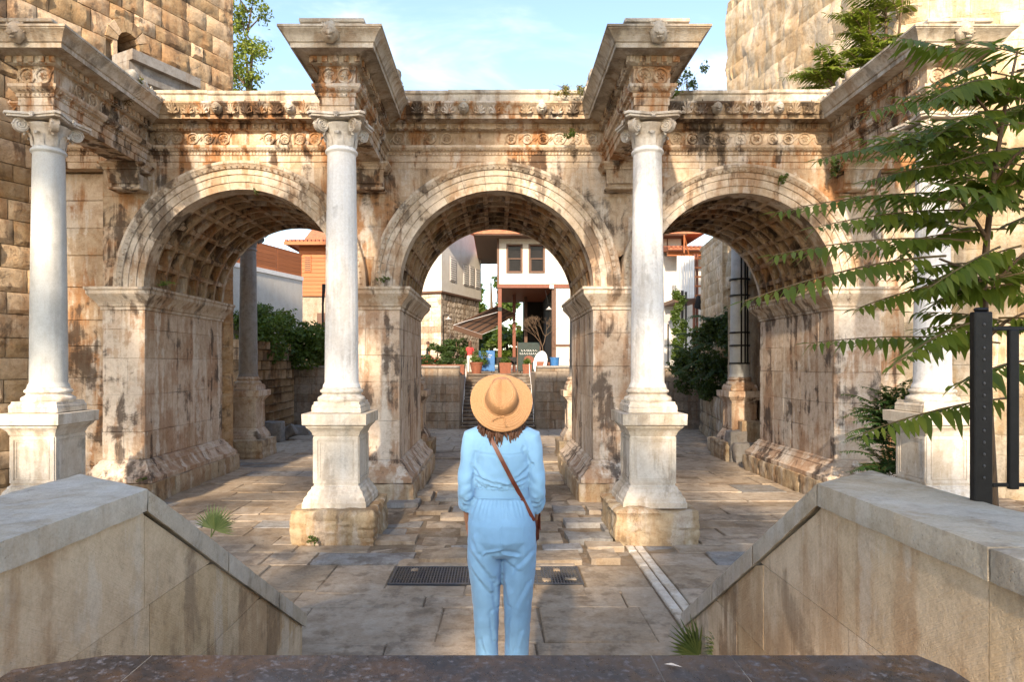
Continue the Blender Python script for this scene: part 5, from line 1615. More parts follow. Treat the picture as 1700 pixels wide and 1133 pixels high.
# sunlit tree of heaven on the tower foot above the gate
at2 = thing('ailanthus_shrub', at(1430, 160, 14.6)[:], 'sunlit feathery ailanthus growing on top of the wall against the pale tower', 'shrub')
rr = random.Random(12)
for (sx, sy, tx, ty) in ((1440, 165, 1380, 95), (1450, 165, 1440, 20), (1470, 160, 1500, -20), (1390, 165, 1365, 120), (1460, 160, 1470, -40)):
    A, B = at(sx, sy, 14.75), at(tx, ty, 14.5)
    MB().tube([A, A.lerp(B, .5) + Vector((.08, 0, 0)), B], [.05, .035, .015], 6).build('stem', M['bark'], at2, smooth=60)
    for k in range(24):
        t = .12 + .88 * rr.random()
        P = A.lerp(B, t); an = rr.uniform(0, 2 * PI); L = rr.uniform(.7, 1.2)
        Q = P + Vector((math.cos(an) * L, math.sin(an) * L * .45 - .1, rr.uniform(-.15, .5) * L))
        frond(at2, P, Q, M['ailtop'], n=14, L=.21, W=.055, sag=.22, seed=k + sx, hang=.3)

# tree behind the gate next to the left tower
lt2 = thing('leafy_tree', (at(425, 0, 27).x, 27, 0), 'thin leafy tree rising behind the gate next to the square tower', 'tree')
q = at(405, 0, 27)
MB().tube([(q.x, 27, 0), (q.x + .2, 27, 6), (q.x, 27.2, 11), (q.x + .3, 27.1, 16)], [.22, .18, .13, .05], 10).build('trunk', M['bark'], lt2, smooth=60)
bl = []
rr = random.Random(3)
for k in range(24):
    c = at(rr.uniform(372, 430 + 18 * rr.random()), rr.uniform(-60, 150), 27 + rr.uniform(-1, 1)); bl.append((tuple(c), (rr.uniform(.35, .7), .6, rr.uniform(.3, .6))))
    MB().tube([(q.x + .15, 27.1, c.z - .9), tuple(c)], [.04, .012], 5).build('branch', M['bark'], lt2)
leaf_cloud('crown', bl, 3400, .15, M['ailtop'], lt2, 3, .15)

# small plants on the cornices and joints
def tuft(px, py, Y, w, h, n, label, mat='dry', size=.07, cat='wall plant', name='wall_plant', seed=1):
    c = at(px, py, Y)
    root = thing(name, tuple(c), label, cat)
    r = random.Random(seed + px)
    st_ = MB()
    for k in range(max(4, n // 40)):
        e = c + Vector((r.uniform(-w, w), r.uniform(-.15, .15), r.uniform(.2, 1) * h)); st_.tube([c + Vector((r.uniform(-w, w) * .5, 0, 0)), c.lerp(e, .6) + Vector((0, 0, .03)), e], [.006, .005, .002], 4)
    st_.build('stems', M['stem'], root)
    bl = [((c.x + r.uniform(-w, w) * .8, c.y + r.uniform(-.15, .1), c.z + r.uniform(.05, 1) * h * .8), (w * .3, .15, abs(h) * .25)) for _ in range(8)]
    leaf_cloud('foliage', bl, n, size, M[mat], root, seed + int(px), .1)
tuft(205, 175, 12.9, .42, .55, 900, 'dry green scrub hanging on the cornice corner of the outer projecting beam', 'dry', .06, seed=1)
tuft(180, 165, 12.6, .3, .35, 400, 'small green tuft growing out of the cornice near the tower ledge', 'leaf', .06, seed=2)
tuft(945, 158, 13.6, .4, .25, 420, 'yellowish grass tuft on the cornice above the middle arch', 'dry', .05, seed=3)
tuft(1140, 150, 13.6, .45, .55, 420, 'dark sprig plant on the blocking course beside the projecting beam', 'leafdk', .07, seed=4)
tuft(1115, 160, 13.5, .3, .2, 260, 'low mossy green tuft at the foot of the dark sprig plant', 'leaf', .05, seed=5)
tuft(948, 215, 13.8, .18, -.25, 200, 'small green plant hanging under the dentils above the middle arch', 'leaf', .05, seed=6)
tuft(1297, 303, 14.0, .12, .18, 150, 'small green plant rooted in the archivolt of the ivy-side arch', 'leaf', .05, seed=7)
tuft(1390, 290, 13.9, .25, .5, 420, 'climbing green plant on the wall beside the ivy-side archivolt', 'leafdk', .06, seed=8)
tuft(283, 475, 13.9, .25, .1, 160, 'tiny weeds on the impost of the hedge-side pier', 'leaf', .04, seed=9)
tuft(636, 470, 13.9, .14, .14, 140, 'tiny weeds on the impost left of the middle arch', 'leaf', .04, seed=10)
tuft(425, 323, 14.1, .06, .12, 80, 'tiny weed at the crown of the hedge-side arch', 'leaf', .04, seed=11)
tuft(520, 900, 10.6, .1, .1, 120, 'little weed at the foot of the eroded column plinth', 'leaf', .04, seed=12)
tuft(238, 798, 13.7, .05, .08, 70, 'tiny weed on the plinth of the hedge-side pier', 'leaf', .035, seed=13)

# ferns by the right pier
fern = thing('fern_clump', tuple(at(1468, 770, 12.9)), 'dark green fern clump growing against the pier below the leafy tree', 'fern')
rr = random.Random(8)
for k in range(110):
    Y = 12.7 + rr.uniform(-.3, .3)
    A = at(1490 + rr.uniform(-25, 25), rr.choice((680, 720, 780)) + rr.uniform(-15, 25), Y)
    an = rr.uniform(PI * .35, PI * 1.2)
    L = rr.uniform(.55, .95)
    B = A + Vector((math.cos(an) * L, rr.uniform(-.5, .2), math.sin(an) * L * .55 + .1))
    frond(fern, A, B, M['fern'], n=22, L=.13, W=.036, sag=.2, seed=k, hang=.25)
# palms at the stair foot
def palm(px, py, Y, label, n, L, spread, seed, ang0=PI / 2):
    c = at(px, py, Y)
    root = thing('fan_palm', tuple(c), label, 'palm')
    r = random.Random(seed)
    for k in range(n):
        an = ang0 + r.uniform(-spread, spread); el = r.uniform(.4, 1.0)
        D = Vector((math.cos(an), r.uniform(-.4, .4), math.sin(an) * el + .25)).normalized()
        s = D.cross(Vector((0, 1, .2))).normalized(); hub = c + D * L * .25
        mb = MB(); mb.tube([c, hub], .006, 5)
        for j in range(17):
            a = R_(-70 + 140 * j / 16)
            d = (D * math.cos(a) + s * math.sin(a) + Vector((0, 0, -.06 * abs(a)))).normalized()
            leaflet(mb, hub, d, Vector((0, -1, .3)), L * r.uniform(.6, .8) * (1 - .15 * abs(a)), .022, .06)
        mb.build('palm_frond', M['palm'], root, recalc=False)
palm(1165, 1105, 5.7, 'spiky young palm at the foot of the balustrade before the fence', 5, .42, .5, 1)
palm(1225, 1105, 5.4, 'upright young palm against the inner face of the fenced balustrade', 5, .42, .5, 2)
palm(350, 893, 8.3, 'small palm frond showing above the sloping cap on the hedge side', 3, .42, .35, 3, 1.2)

# hedge and ivy
hd = thing('ivy_hedge', (-10, 30.5, 2.5), 'thick green ivy hedge on the retaining wall under the white wall', 'hedge')
bl = []
rr = random.Random(4)
for k in range(34):
    px = rr.uniform(405, 545); top = 506 + max(0, (px - 455)) * .42
    c = at(px, rr.uniform(top + 12, 600), rr.uniform(29.6, 31.5) if px > 462 else rr.uniform(27, 30))
    bl.append((tuple(c), (.75, .7, .6)))
leaf_cloud('foliage', bl, 14000, .17, M['leaf'], hd, 8, .5, .6)
for px in (440, 470, 500, 530):
    p = at(px, 0, 30.9); MB().tube([(p.x, 30.9, 2.5), (p.x + .2, 30.7, 3.6), (p.x - .1, 30.6, 4.4)], [.05, .04, .02], 6).build('stem', M['bark'], hd)
iv = thing('ivy_bank', (8.6, 25.5, 1.5), 'dark ivy and fern bank spilling over the low block wall', 'ivy')
bl = []
rr = random.Random(6)
for k in range(46):
    px = rr.uniform(1125, 1262); top = 590 - (px - 1125) * .95 + max(0, px - 1190) * .75
    Y = 27.5 - (px - 1125) * .042
    c = at(px, rr.uniform(max(505, top), 655), Y + rr.uniform(-.3, .9)); bl.append((tuple(c), (.55, .5, .42)))
leaf_cloud('foliage', bl, 15000, .15, M['leafdk'], iv, 18, .45, .8)
for k in range(26):
    px = rr.uniform(1135, 1215); A = at(px, rr.uniform(520, 640), 25.2 + rr.uniform(-.5, .5)); an = rr.uniform(PI * .8, PI * 1.3)
    frond(iv, A, A + Vector((math.cos(an) * .9, -.5, math.sin(an) * .5 + .1)), M['fern'], n=12, L=.16, W=.05, sag=.2, seed=k)
sv = thing('ivy_pole', (at(1127, 0, 33).x, 33, 2.5), 'ivy climbing the dark iron posts under the balcony', 'ivy')
leaf_cloud('foliage', [(tuple(at(1127 + rr.uniform(-7, 12), y_, 33)), (.28, .25, .35)) for y_ in range(490, 610, 10)], 2600, .14, M['leaf'], sv, 5, .3)

# trees between the houses and beyond
def bg_tree(px, Y, top, w, label, n, seed, mat='leaf', trunk=.15, low_=None):
    p = at(px, 0, Y); zt = at(0, top, Y).z
    root = thing('garden_tree', (p.x, Y, 2.5), label, 'tree')
    MB().tube([(p.x, Y, 2.5), (p.x + .1, Y, (2.5 + zt) / 2), (p.x, Y, zt - .4)], [trunk, trunk * .8, trunk * .3], 8).build('trunk', M['bark'], root, smooth=60)
    r = random.Random(seed); zl = low_ or (2.5 + (zt - 2.5) * .35)
    bl = [((p.x + r.uniform(-w, w), Y + r.uniform(-w, w), r.uniform(zl, zt - .3)), (w * .45, w * .45, (zt - zl) * .18)) for _ in range(14)]
    leaf_cloud('crown', bl, n, .2 * max(.6, w), M[mat], root, seed, .35)
bg_tree(815, 62, 462, 2.6, 'pale green tree showing between the two houses', 4200, 1, 'leaf', .25)
bg_tree(840, 50, 545, 2.2, 'low green tree behind the cafe posts', 2600, 2, 'leaf', .15)
bg_tree(757, 37.5, 556, .75, 'round topped little tree by the stone house wall', 1500, 3, 'leafdk', .05)
bg_tree(724, 36.5, 565, .9, 'bushy green shrub beside the man in black', 1700, 4, 'leafdk', .05, 2.7)
bg_tree(786, 36.0, 572, .6, 'light green potted bush at the head of the stairs', 1000, 5, 'leaf', .04, 2.9)

def pots():
    for i, (px, Y, w, h, lab, kind) in enumerate(((791, 35.2, .68, .6, 'large terracotta pot with green plant at the top of the stairs', 'round'),
            (839, 35.2, .66, .58, 'square terracotta planter at the top of the stairs behind the hat', 'box'),
            (875, 35.2, .5, .5, 'small square terracotta planter at the stair head beside the sign board', 'box'))):
        root, p = pot(px, Y, w, h, lab, kind)
        leaf_cloud('foliage', [((p.x, p.y, p.z + .12), (w * .5, w * .4, .2))], 420, .1, M['leaf'], root, i, .1)
    for i, (x, y, lab) in enumerate(((700, 31.2, 'long planter of red flowers on the retaining wall, hedge side'), (745, 31.4, 'dark leafy planter on the retaining wall near the stairs'))):
        p = at(x, 0, y); root = thing('flower_planter', (p.x, y, 2.5), lab, 'planter')
        MB().cbox(p.x - .75, p.x + .75, y - .2, y + .2, 2.5, 2.98, .02).build('trough', M['pot'], root)
        leaf_cloud('foliage', [((p.x + d, y, 3.12), (.35, .25, .25)) for d in (-.5, 0, .5)], 900, .09, M['leafdk'], root, 30 + i, .1)
        if i == 0: leaf_cloud('blooms', [((p.x + d, y - .05, 3.2), (.35, .25, .2)) for d in (-.5, 0, .5)], 90, .07, M['flower'], root, 33, .6)
    # bare branching shrub in front of the cafe opening
    root, p = pot(903, 36.0, .6, .6, 'leafless twiggy shrub in a pot before the cafe opening', 'box')
    r = random.Random(5)
    def grow(a, d, L, rad, lev, mb):
        b = a + d * L; mb.tube([a, a.lerp(b, .5) + Vector((r.uniform(-.03, .03), 0, r.uniform(-.03, .03))), b], [rad, rad * .85, rad * .7], 5)
        if lev == 0: return
        for k in range(3):
            nd = (d + Vector((r.uniform(-.9, .9), r.uniform(-.6, .6), r.uniform(-.35, .6)))).normalized(); grow(b, nd, L * .74, rad * .66, lev - 1, mb)
    mb = MB(); grow(p, Vector((-.1, 0, 1)).normalized(), .85, .035, 5, mb); mb.build('branches', M['bark'], root)
pots()

def boards():
    # dark oval-painted sign board with chalk writing
    c = at(878, 596, 36.5); root = thing('sign_board', (c.x, 36.5, 2.5), 'dark green cafe sign board with chalk lettering and a painted oval', 'sign')
    MB().cbox(c.x - .62, c.x + .62, 36.5, 36.55, 2.6, 4.2, .02).build('board', M['chalk'], root)
    MB().cbox(c.x - .66, c.x - .60, 36.48, 36.57, 2.5, 4.24, .01).cbox(c.x + .60, c.x + .66, 36.48, 36.57, 2.5, 4.24, .01).build('frame', M['wood'], root)
    V = [(c.x + .28 * math.cos(2 * PI * k / 24), 36.495, 3.25 + .22 * math.sin(2 * PI * k / 24)) for k in range(24)]
    MB().add(V, [tuple(range(24))]).build('painted_oval', M['redwood'], root, recalc=False)
    r = random.Random(2)
    for row, (z, w) in enumerate(((3.75, .42), (3.58, .5))):
        mb = MB(); x = c.x - w
        while x < c.x + w:
            pts = [(x + .03 * math.cos(a) + .012 * a, 36.492, z + .05 * math.sin(a)) for a in (0, 1.2, 2.4, 3.6, 4.8, 6.0)]; mb.tube(pts, .009, 4); x += r.uniform(.1, .15)
        mb.build('chalk_line', M['white'], root)
    # blue poster stand
    c = at(808, 0, 36.8); root = thing('poster_stand', (c.x, 36.8, 2.5), 'bright blue poster stand on the terrace under the awning', 'sign')
    MB().cbox(c.x - .45, c.x + .45, 36.8, 36.86, 2.6, 3.75, .02).build('panel', M['blue'], root)
    mb = MB()
    for k, (z, w) in enumerate(((3.5, .3), (3.38, .22))):
        mb.tube([(c.x - w + 2 * w * j / 9, 36.795, z + .03 * math.sin(j * 2.1)) for j in range(10)], .016, 4)
    mb.build('lettering', M['white'], root)
    MB().tube([(c.x - .4, 36.9, 2.5), (c.x - .4, 36.85, 3.7)], .02, 6).tube([(c.x + .4, 36.9, 2.5), (c.x + .4, 36.85, 3.7)], .02, 6).build('legs', M['iron'], root)
    # blue tub and white bag on the parapet
    c = at(921, 0, 35.0); root = thing('blue_tub', (c.x, 35, 2.5), 'blue plastic tub beside the twiggy shrub', 'tub')
    MB().lathe([(.2, 2.5), (.24, 3.3), (.265, 3.3), (.265, 3.36), (.23, 3.36), (.2, 3.1), (0, 3.1)], c.x, 35, 20).build('tub_wall', M['blue'], root, smooth=40)
    c = at(897, 0, 35.0); root = thing('menu_board', (c.x, 35, 2.5), 'tilted white oval menu board beside the twiggy shrub', 'sign')
    V = []
    for off in (0, .04):
        for k in range(20):
            a = 2 * PI * k / 20; V.append((c.x + .36 * math.cos(a) + .1 * math.sin(a), 35 + off + .1 * math.sin(a), 3.1 + .6 * math.sin(a)))
    MB().add(V, [tuple(range(20)), tuple(range(39, 19, -1))] + [(k, (k + 1) % 20, 20 + (k + 1) % 20, 20 + k) for k in range(20)]).build('oval', M['white'], root)
    V2 = [(x * .55 + c.x * .45, y - .006, z * .55 + 3.1 * .45) for (x, y, z) in V[:20]]
    MB().add(V2, [tuple(range(20))]).build('printed_motif', M['pot'], root, recalc=False)
    # cafe chairs and tables
    r = random.Random(4)
    for k, px in enumerate((822, 833, 849, 858)):
        c = at(px, 0, 37.2 + .5 * (k % 2)); y = c.y
        root = thing('cafe_chair', (c.x, y, 2.5), ['dark cafe chair right beside the red cafe post', 'dark cafe chair set behind the square planter', 'dark cafe chair next to the small table', 'dark cafe chair nearest the green sign board'][k], 'chair', 'chairs on the cafe terrace')
        MB().cbox(c.x - .22, c.x + .22, y - .22, y + .22, 2.93, 2.97, .01).build('seat', M['iron'], root)
        MB().cbox(c.x - .22, c.x + .22, y + .2, y + .23, 2.98, 3.4, .01).build('backrest', M['iron'], root)
        for sx in (-1, 1):
            for sy in (-1, 1): MB().tube([(c.x + sx * .2, y + sy * .2, 2.5), (c.x + sx * .2, y + sy * .2, 2.93)], .018, 5).build('leg', M['iron'], root)
    c = at(841, 0, 37.0); root = thing('cafe_table', (c.x, 37, 2.5), 'small dark cafe table among the chairs', 'table')
    MB().lathe([(.0, 3.22), (.4, 3.22), (.4, 3.25), (0, 3.25)], c.x, 37, 20).build('table_top', M['wood'], root)
    MB().tube([(c.x, 37, 2.5), (c.x, 37, 3.22)], .03, 6).build('leg', M['iron'], root)
boards()
# ------------------------------------------------------------------ person seen from behind
def fabric(name, col, bumpscale=420):
    k = NT(name); P = k.obj()
    f = k.noise(P, bumpscale, 3, 0.6); l = k.noise(P, 6, 4, .6)
    c = k.mix(k.rng(l, .3, .7), col, tuple(x * .9 for x in col))
    k.set(k.p.inputs['Base Color'], c); k.p.inputs['Roughness'].default_value = .8
    k.p.inputs['Specular IOR Level'].default_value = .2
    k.p.inputs['Sheen Weight'].default_value = .15
    k.bump(k.math('ADD', f, k.math('MULTIPLY', k.noise(P, 38, 4, .6), 1.2)), .10, .004)
    return k.m
def straw():
    k = NT('straw_plait'); P = k.obj()
    g = k.n('ShaderNodeSeparateXYZ', {0: P})
    rad = k.math('SQRT', k.math('ADD', k.math('MULTIPLY', g.outputs[0], g.outputs[0]), k.math('MULTIPLY', g.outputs[1], g.outputs[1])))
    ringv = k.math('SINE', k.math('MULTIPLY', k.math('ADD', rad, k.math('MULTIPLY', g.outputs[2], 1.0)), 900.0))
    nz_ = k.noise(k.vmul(P, (1, 1, 1)), 160, 4, .6)
    c = k.mix(k.rng(nz_, .3, .7), (0.42, 0.235, 0.115), (0.33, 0.175, 0.08))
    c = k.mix(k.rng(ringv, -1, 1, 0, .35), c, (0.30, 0.15, 0.06))
    k.set(k.p.inputs['Base Color'], c); k.p.inputs['Roughness'].default_value = .75
    k.bump(k.math('ADD', k.math('MULTIPLY', ringv, .5), nz_), .5, .003)
    return k.m
M['cotton'] = fabric('light_blue_cotton', (0.18, 0.375, 0.61))
M['straw'] = straw()
M['skin'] = plain('tanned_skin', (0.36, 0.18, 0.11), .55, .06, 30, .05)
M['hair'] = plain('brown_hair', (0.045, 0.02, 0.012), .5, .2, 60, .3, stretch=(1, 1, .1), alt=(0.11, 0.045, 0.022))
M['strap'] = plain('brown_leather', (0.125, 0.03, 0.016), .45, .15, 30, .15)
M['shoe'] = plain('pale_shoe', (0.6, 0.56, 0.5), .6, .1, 20, .1)

def evalmesh(o):
    dg = bpy.context.evaluated_depsgraph_get(); dg.update()
    ev = o.evaluated_get(dg)
    return bpy.data.meshes.new_from_object(ev)

def skinned(name, verts, edges, radii, sub=2, root=0):
    me = bpy.data.meshes.new(name); me.from_pydata(verts, edges, [])
    o = bpy.data.objects.new(name, me); COL.objects.link(o)
    md = o.modifiers.new('skin', 'SKIN'); md.use_smooth_shade = True; md.branch_smoothing = .6
    for i, rd in enumerate(radii):
        rd = rd if isinstance(rd, tuple) else (rd, rd)
        me.skin_vertices[0].data[i].radius = rd
        me.skin_vertices[0].data[i].use_root = (i == root)
    o.modifiers.new('sub', 'SUBSURF').levels = sub
    m2 = evalmesh(o)
    bpy.data.objects.remove(o)
    return m2

def mesh_obj(name, me, mat, parent, off):
    me.materials.clear(); me.materials.append(mat)
    me.polygons.foreach_set('use_smooth', [True] * len(me.polygons))
    return link(bpy.data.objects.new(name, me), parent, off)

def body_graph(pose):
    V = []; E = []; Rd = []
    def v(p, r, par=None):
        V.append(tuple(p)); Rd.append(r); i = len(V) - 1
        if par is not None: E.append((par, i))
        return i
    pel = v((0, 0, .93), (.13, .10))
    sp1 = v((0, .0, 1.08), (.11, .085), pel); sp2 = v((0, .0, 1.25), (.13, .09), sp1); sp3 = v((0, -.005, 1.40), (.10, .075), sp2)
    nk = v((0, -.005, 1.475), .05, sp3); nk2 = v((0, .0 + pose['head'][0] * .3, 1.53), .05, nk)
    hx, hz = pose['head']
    h1 = v((0, hx * .8, 1.60), (.07, .08), nk2); h2 = v((0, hx * 1.2, 1.67 + hz), (.078, .09), h1); h3 = v((0, hx, 1.735 + hz), (.06, .07), h2)
    nose = v((0, hx * 1.2 + .10, 1.645 + hz), .014, h1)
    for s in (-1, 1):
        ear = v((s * .078, hx * .9, 1.635 + hz), .014, h1)
        P = pose['R' if s > 0 else 'L']
        sh = v((s * .155, -.005, 1.405), .05, sp3); el = v((s * P[0][0], P[0][1], P[0][2]), .038, sh); wr = v((s * P[1][0], P[1][1], P[1][2]), .024, el)
        w = Vector((s * P[1][0], P[1][1], P[1][2])); e = Vector((s * P[0][0], P[0][1], P[0][2]))
        d = (w - e).normalized()
        sd_ = Vector((0, 1, 0)) - d * d.y; sd_.normalize(); inn = d.cross(sd_).normalized() * -s
        pm = v(w + d * .05, (.030, .018), wr)
        kn = w + d * .085
        for k, (o_, L) in enumerate(((.030, .070), (.010, .082), (-.010, .076), (-.029, .058))):
            b = v(kn + sd_ * o_, .0092, pm); m_ = v(kn + sd_ * o_ * 1.1 + d * L * .5 + inn * .006, .0086, b); v(kn + sd_ * o_ * 1.1 + d * L * .92 + inn * .024, .0076, m_)
        t0 = v(w + d * .028 + sd_ * .034, .0105, pm); t1 = v(w + d * .062 + sd_ * .055 + inn * .012, .0095, t0); v(w + d * .088 + sd_ * .058 + inn * .022, .008, t1)
        lx = pose['leg']
        hp = v((s * .085, 0, .86), .085, pel); knv = v((s * lx, .015, .48), .055, hp); an = v((s * lx, -.01, .085), .036, knv)
        ft = v((s * (lx + .01), .07, .035), (.035, .028), an); v((s * (lx + .015), .16, .022), (.036, .018), ft)
    return V, E, Rd

def loft(mb, secs, n=28):
    """closed tube through elliptical sections (centre, rx, ry[, axis dir])"""
    base = len(mb.v); F = []
    m = len(secs)
    for i, (c, rx, ry) in enumerate(secs):
        a = Vector(secs[max(0, i - 1)][0]); b = Vector(secs[min(m - 1, i + 1)][0])
        t = (b - a).normalized()
        u = (Vector((1, 0, 0)) - t * t.x).normalized(); w = t.cross(u)
        for k in range(n):
            an = 2 * PI * k / n
            mb.v.append(tuple(Vector(c) + u * (rx * math.cos(an)) + w * (ry * math.sin(an))))
    for i in range(m - 1):
        for k in range(n):
            j = (k + 1) % n; F.append((base + i * n + k, base + i * n + j, base + (i + 1) * n + j, base + (i + 1) * n + k))
    F.append(tuple(base + k for k in range(n))[::-1]); F.append(tuple(base + (m - 1) * n + k for k in range(n)))
    mb.f += F

def remesh(mb, vox, smooth):
    me = bpy.data.meshes.new('tmp'); me.from_pydata(mb.v, [], mb.f)
    bm = bmesh.new(); bm.from_mesh(me); bmesh.ops.recalc_face_normals(bm, faces=bm.faces); bm.to_mesh(me); bm.free()
    o = bpy.data.objects.new('tmp', me); COL.objects.link(o)
    m = o.modifiers.new('r', 'REMESH'); m.mode = 'VOXEL'; m.voxel_size = vox
    if smooth: s = o.modifiers.new('s', 'SMOOTH'); s.factor = .5; s.iterations = smooth
    r = evalmesh(o); bpy.data.objects.remove(o)
    return r

def woman():
    O = Vector((.03, 3.67, 1.2))
    root = thing('person', tuple(O), 'person in light blue jumpsuit and wide straw hat looking up at the gate', 'person')
    pose = {'head': (-.02, .0), 'R': ((.193, -.015, 1.13), (.186, .12, .915)), 'L': ((.195, -.015, 1.13), (.19, .11, .91)), 'leg': .085}
    V, E, Rd = body_graph(pose)
    mesh_obj('body', skinned('body', V, E, Rd), M['skin'], root, tuple(O))
    # ---- jumpsuit
    mb = MB()
    loft(mb, [((0, .0, 1.085), .142, .100), ((0, -.001, 1.062), .152, .108), ((0, -.002, 1.04), .162, .117), ((0, -.010, .98), .178, .134), ((0, -.020, .92), .187, .148), ((0, -.020, .86), .187, .150), ((0, -.006, .80), .180, .132), ((0, .0, .765), .15, .10)])
    for s in (-1, 1):
        w = .93 if s < 0 else .99
        loft(mb, [((s * .096, -.008, .88), .088, .130), ((s * .098, -.004, .80), .094, .128), ((s * .096, .002, .70), .0955, .114), ((s * .090, .004, .58), .087 * w, .101), ((s * .087, .004, .46), .078 * w, .094), ((s * .086, .0, .32), .071 * w, .09), ((s * .081, -.006, .16), .065 * w, .085), ((s * .080, -.008, .045), .065 * w, .085)])
        P = pose['R' if s > 0 else 'L']
        el = Vector((s * P[0][0], P[0][1], P[0][2])); wr = Vector((s * P[1][0], P[1][1], P[1][2]))
        end = el.lerp(wr, .58 if s < 0 else .66)
        shp = Vector((s * .158, -.004, 1.388))
        mid = shp.lerp(el, .5) + Vector((s * .006, -.004, 0))
        loft(mb, [(tuple(shp + Vector((-s * .04, 0, .008))), .064, .068), (tuple(shp), .066, .07), (tuple(shp.lerp(el, .22) + Vector((s * .004, 0, 0))), .056, .07), (tuple(mid), .049, .064), (tuple(el + Vector((s * .002, -.006, .03))), .046, .06), (tuple(el + Vector((s * .002, 0, -.03))), .047, .06), (tuple(el.lerp(end, .6)), .049, .06), (tuple(end), .048, .057)], 24)
    loft(mb, [((0, 0, 1.05), .138, .095), ((0, 0, 1.112), .142, .10), ((0, -.002, 1.134), .156, .112), ((0, -.006, 1.16), .159, .117), ((0, -.01, 1.22), .154, .119), ((0, -.01, 1.30), .162, .116), ((0, -.008, 1.365), .178, .104), ((0, -.004, 1.415), .176, .085), ((0, .0, 1.442), .13, .070), ((0, .002, 1.462), .075, .062), ((0, .004, 1.482), .062, .058)])
    me = remesh(mb, .0062, 5)
    n = len(me.vertices)
    co = np.empty(n * 3); me.vertices.foreach_get('co', co); co = co.reshape(-1, 3)
    no = np.empty(n * 3); me.vertices.foreach_get('normal', no); no = no.reshape(-1, 3)
    x, y, z = co[:, 0], co[:, 1], co[:, 2]
    D = np.zeros(n)
    back = np.clip((-no[:, 1] + .25) / .6, 0, 1); torso = (np.abs(x) < .165)
    def fold(x0, z0, x1, z1, w, a, side=True, mask=None):
        dx, dz = x1 - x0, z1 - z0; L2 = dx * dx + dz * dz
        t = np.clip(((x - x0) * dx + (z - z0) * dz) / L2, 0, 1)
        px, pz = x - x0 - t * dx, z - z0 - t * dz
        d = np.sqrt(px * px + pz * pz); sg = np.sign(px * dz - pz * dx)
        w = .75 * w
        prof = np.exp(-(d / (w * (1 + .9 * (sg < 0)))) ** 2) - .9 * np.exp(-((d - 1.8 * w) / w) ** 2) * (sg > 0)
        m = back if side else 1
        if mask is not None: m = m * mask
        return .75 * a * prof * m * (1 - .5 * np.abs(t - .5))
    # yoke seam
    D += -.004 * np.exp(-((z - (1.313 + .012 * (x / .15) ** 2)) / .0035) ** 2) * back * torso
    D += .0025 * np.exp(-((z - (1.318 + .012 * (x / .15) ** 2)) / .006) ** 2) * back * torso
    # folds over the belt and towards the arms
    for f in ((-.14, 1.20, -.03, 1.165, .010, .011), (-.145, 1.18, -.06, 1.145, .008, .009), (-.02, 1.17, .05, 1.15, .009, .009), (.02, 1.155, .13, 1.19, .010, .011), (.08, 1.20, .15, 1.255, .010, .009),
              (-.15, 1.25, -.10, 1.19, .011, .009), (.13, 1.34, .165, 1.27, .012, .010), (-.06, 1.15, -.01, 1.138, .007, .008), (.05, 1.142, .11, 1.15, .007, .008), (-.13, 1.16, -.09, 1.14, .007, .009), (.04, 1.24, .07, 1.17, .013, .006), (-.09, 1.36, -.13, 1.29, .014, .005)):
        D += fold(*f)
    # gathers under the belt
    g = np.clip((1.075 - z) / .02, 0, 1) * np.clip((z - .955) / .10, 0, 1)
    ph = np.arctan2(x, -y + 1e-6)
    D += .0042 * g * np.sin(ph * 34 + 1.4 * np.sin(ph * 9)) * (z < 1.08)
    g2 = np.clip((z - 1.115) / .01, 0, 1) * np.clip((1.175 - z) / .05, 0, 1) * torso
    D += .0035 * g2 * np.sin(ph * 26 + 1.8 * np.sin(ph * 7))
    # seat and trouser folds
    for f in ((-.008, .800, -.085, .778, .010, -.013), (.008, .800, .085, .782, .010, -.013), (-.155, .795, -.05, .66, .015, .011), (.165, .77, .08, .69, .014, .009), (-.16, .70, -.06, .575, .013, .009), (-.03, .60, -.02, .48, .012, .009),
              (.02, .62, .045, .50, .014, .010), (.15, .60, .09, .48, .014, .007), (-.145, .86, -.12, .80, .014, .007), (-.05, .45, -.035, .30, .010, .008), (.05, .42, .04, .26, .010, .008), (-.10, .30, -.06, .18, .011, .007), (.11, .34, .07, .20, .011, .007), (-.06, .66, -.02, .60, .011, .008), (.0, .93, .0, .80, .006, -.004), (-.12, .16, -.05, .12, .012, .007), (.05, .13, .12, .17, .012, .007), (.03, .74, .09, .70, .012, .006)):
        D += fold(*f)
    # sleeves
    arm = (np.abs(x) > .165) & (z > .95)
    D += arm * .003 * np.sin((z * 1.0 + .35 * np.abs(x)) * 75 + 2.5 * np.sin(np.arctan2(y, np.abs(x) - .2) * 1.5 + z * 14)) * np.clip((1.33 - z) / .12, .15, 1) * .8
    D += np.array([.0035 * noise.fractal(Vector(c) * 13, .9, 2, 3) for c in co])
    co = co + no * D[:, None]
    me.vertices.foreach_set('co', co.ravel()); me.update()
    js = mesh_obj('jumpsuit', me, M['cotton'], root, tuple(O))
    # ---- belt
    mb = MB()
    prof = [(.0, 1.068), (.008, 1.070), (.0095, 1.085), (.0085, 1.098), (.0095, 1.112), (.008, 1.128), (.0, 1.130)]
    V = []; F = []; nn = 64
    for (o_, z_) in prof:
        for k in range(nn):
            a = 2 * PI * k / nn; V.append(((.146 + o_) * math.cos(a), (.103 + o_) * math.sin(a), z_ + .003 * math.sin(3 * a)))
    for i in range(len(prof) - 1):
        for k in range(nn): F.append((i * nn + k, i * nn + (k + 1) % nn, (i + 1) * nn + (k + 1) % nn, (i + 1) * nn + k))
    mb.add(V, F).move(Matrix.Translation(O)).build('waist_belt', M['cotton'], js, smooth=60)
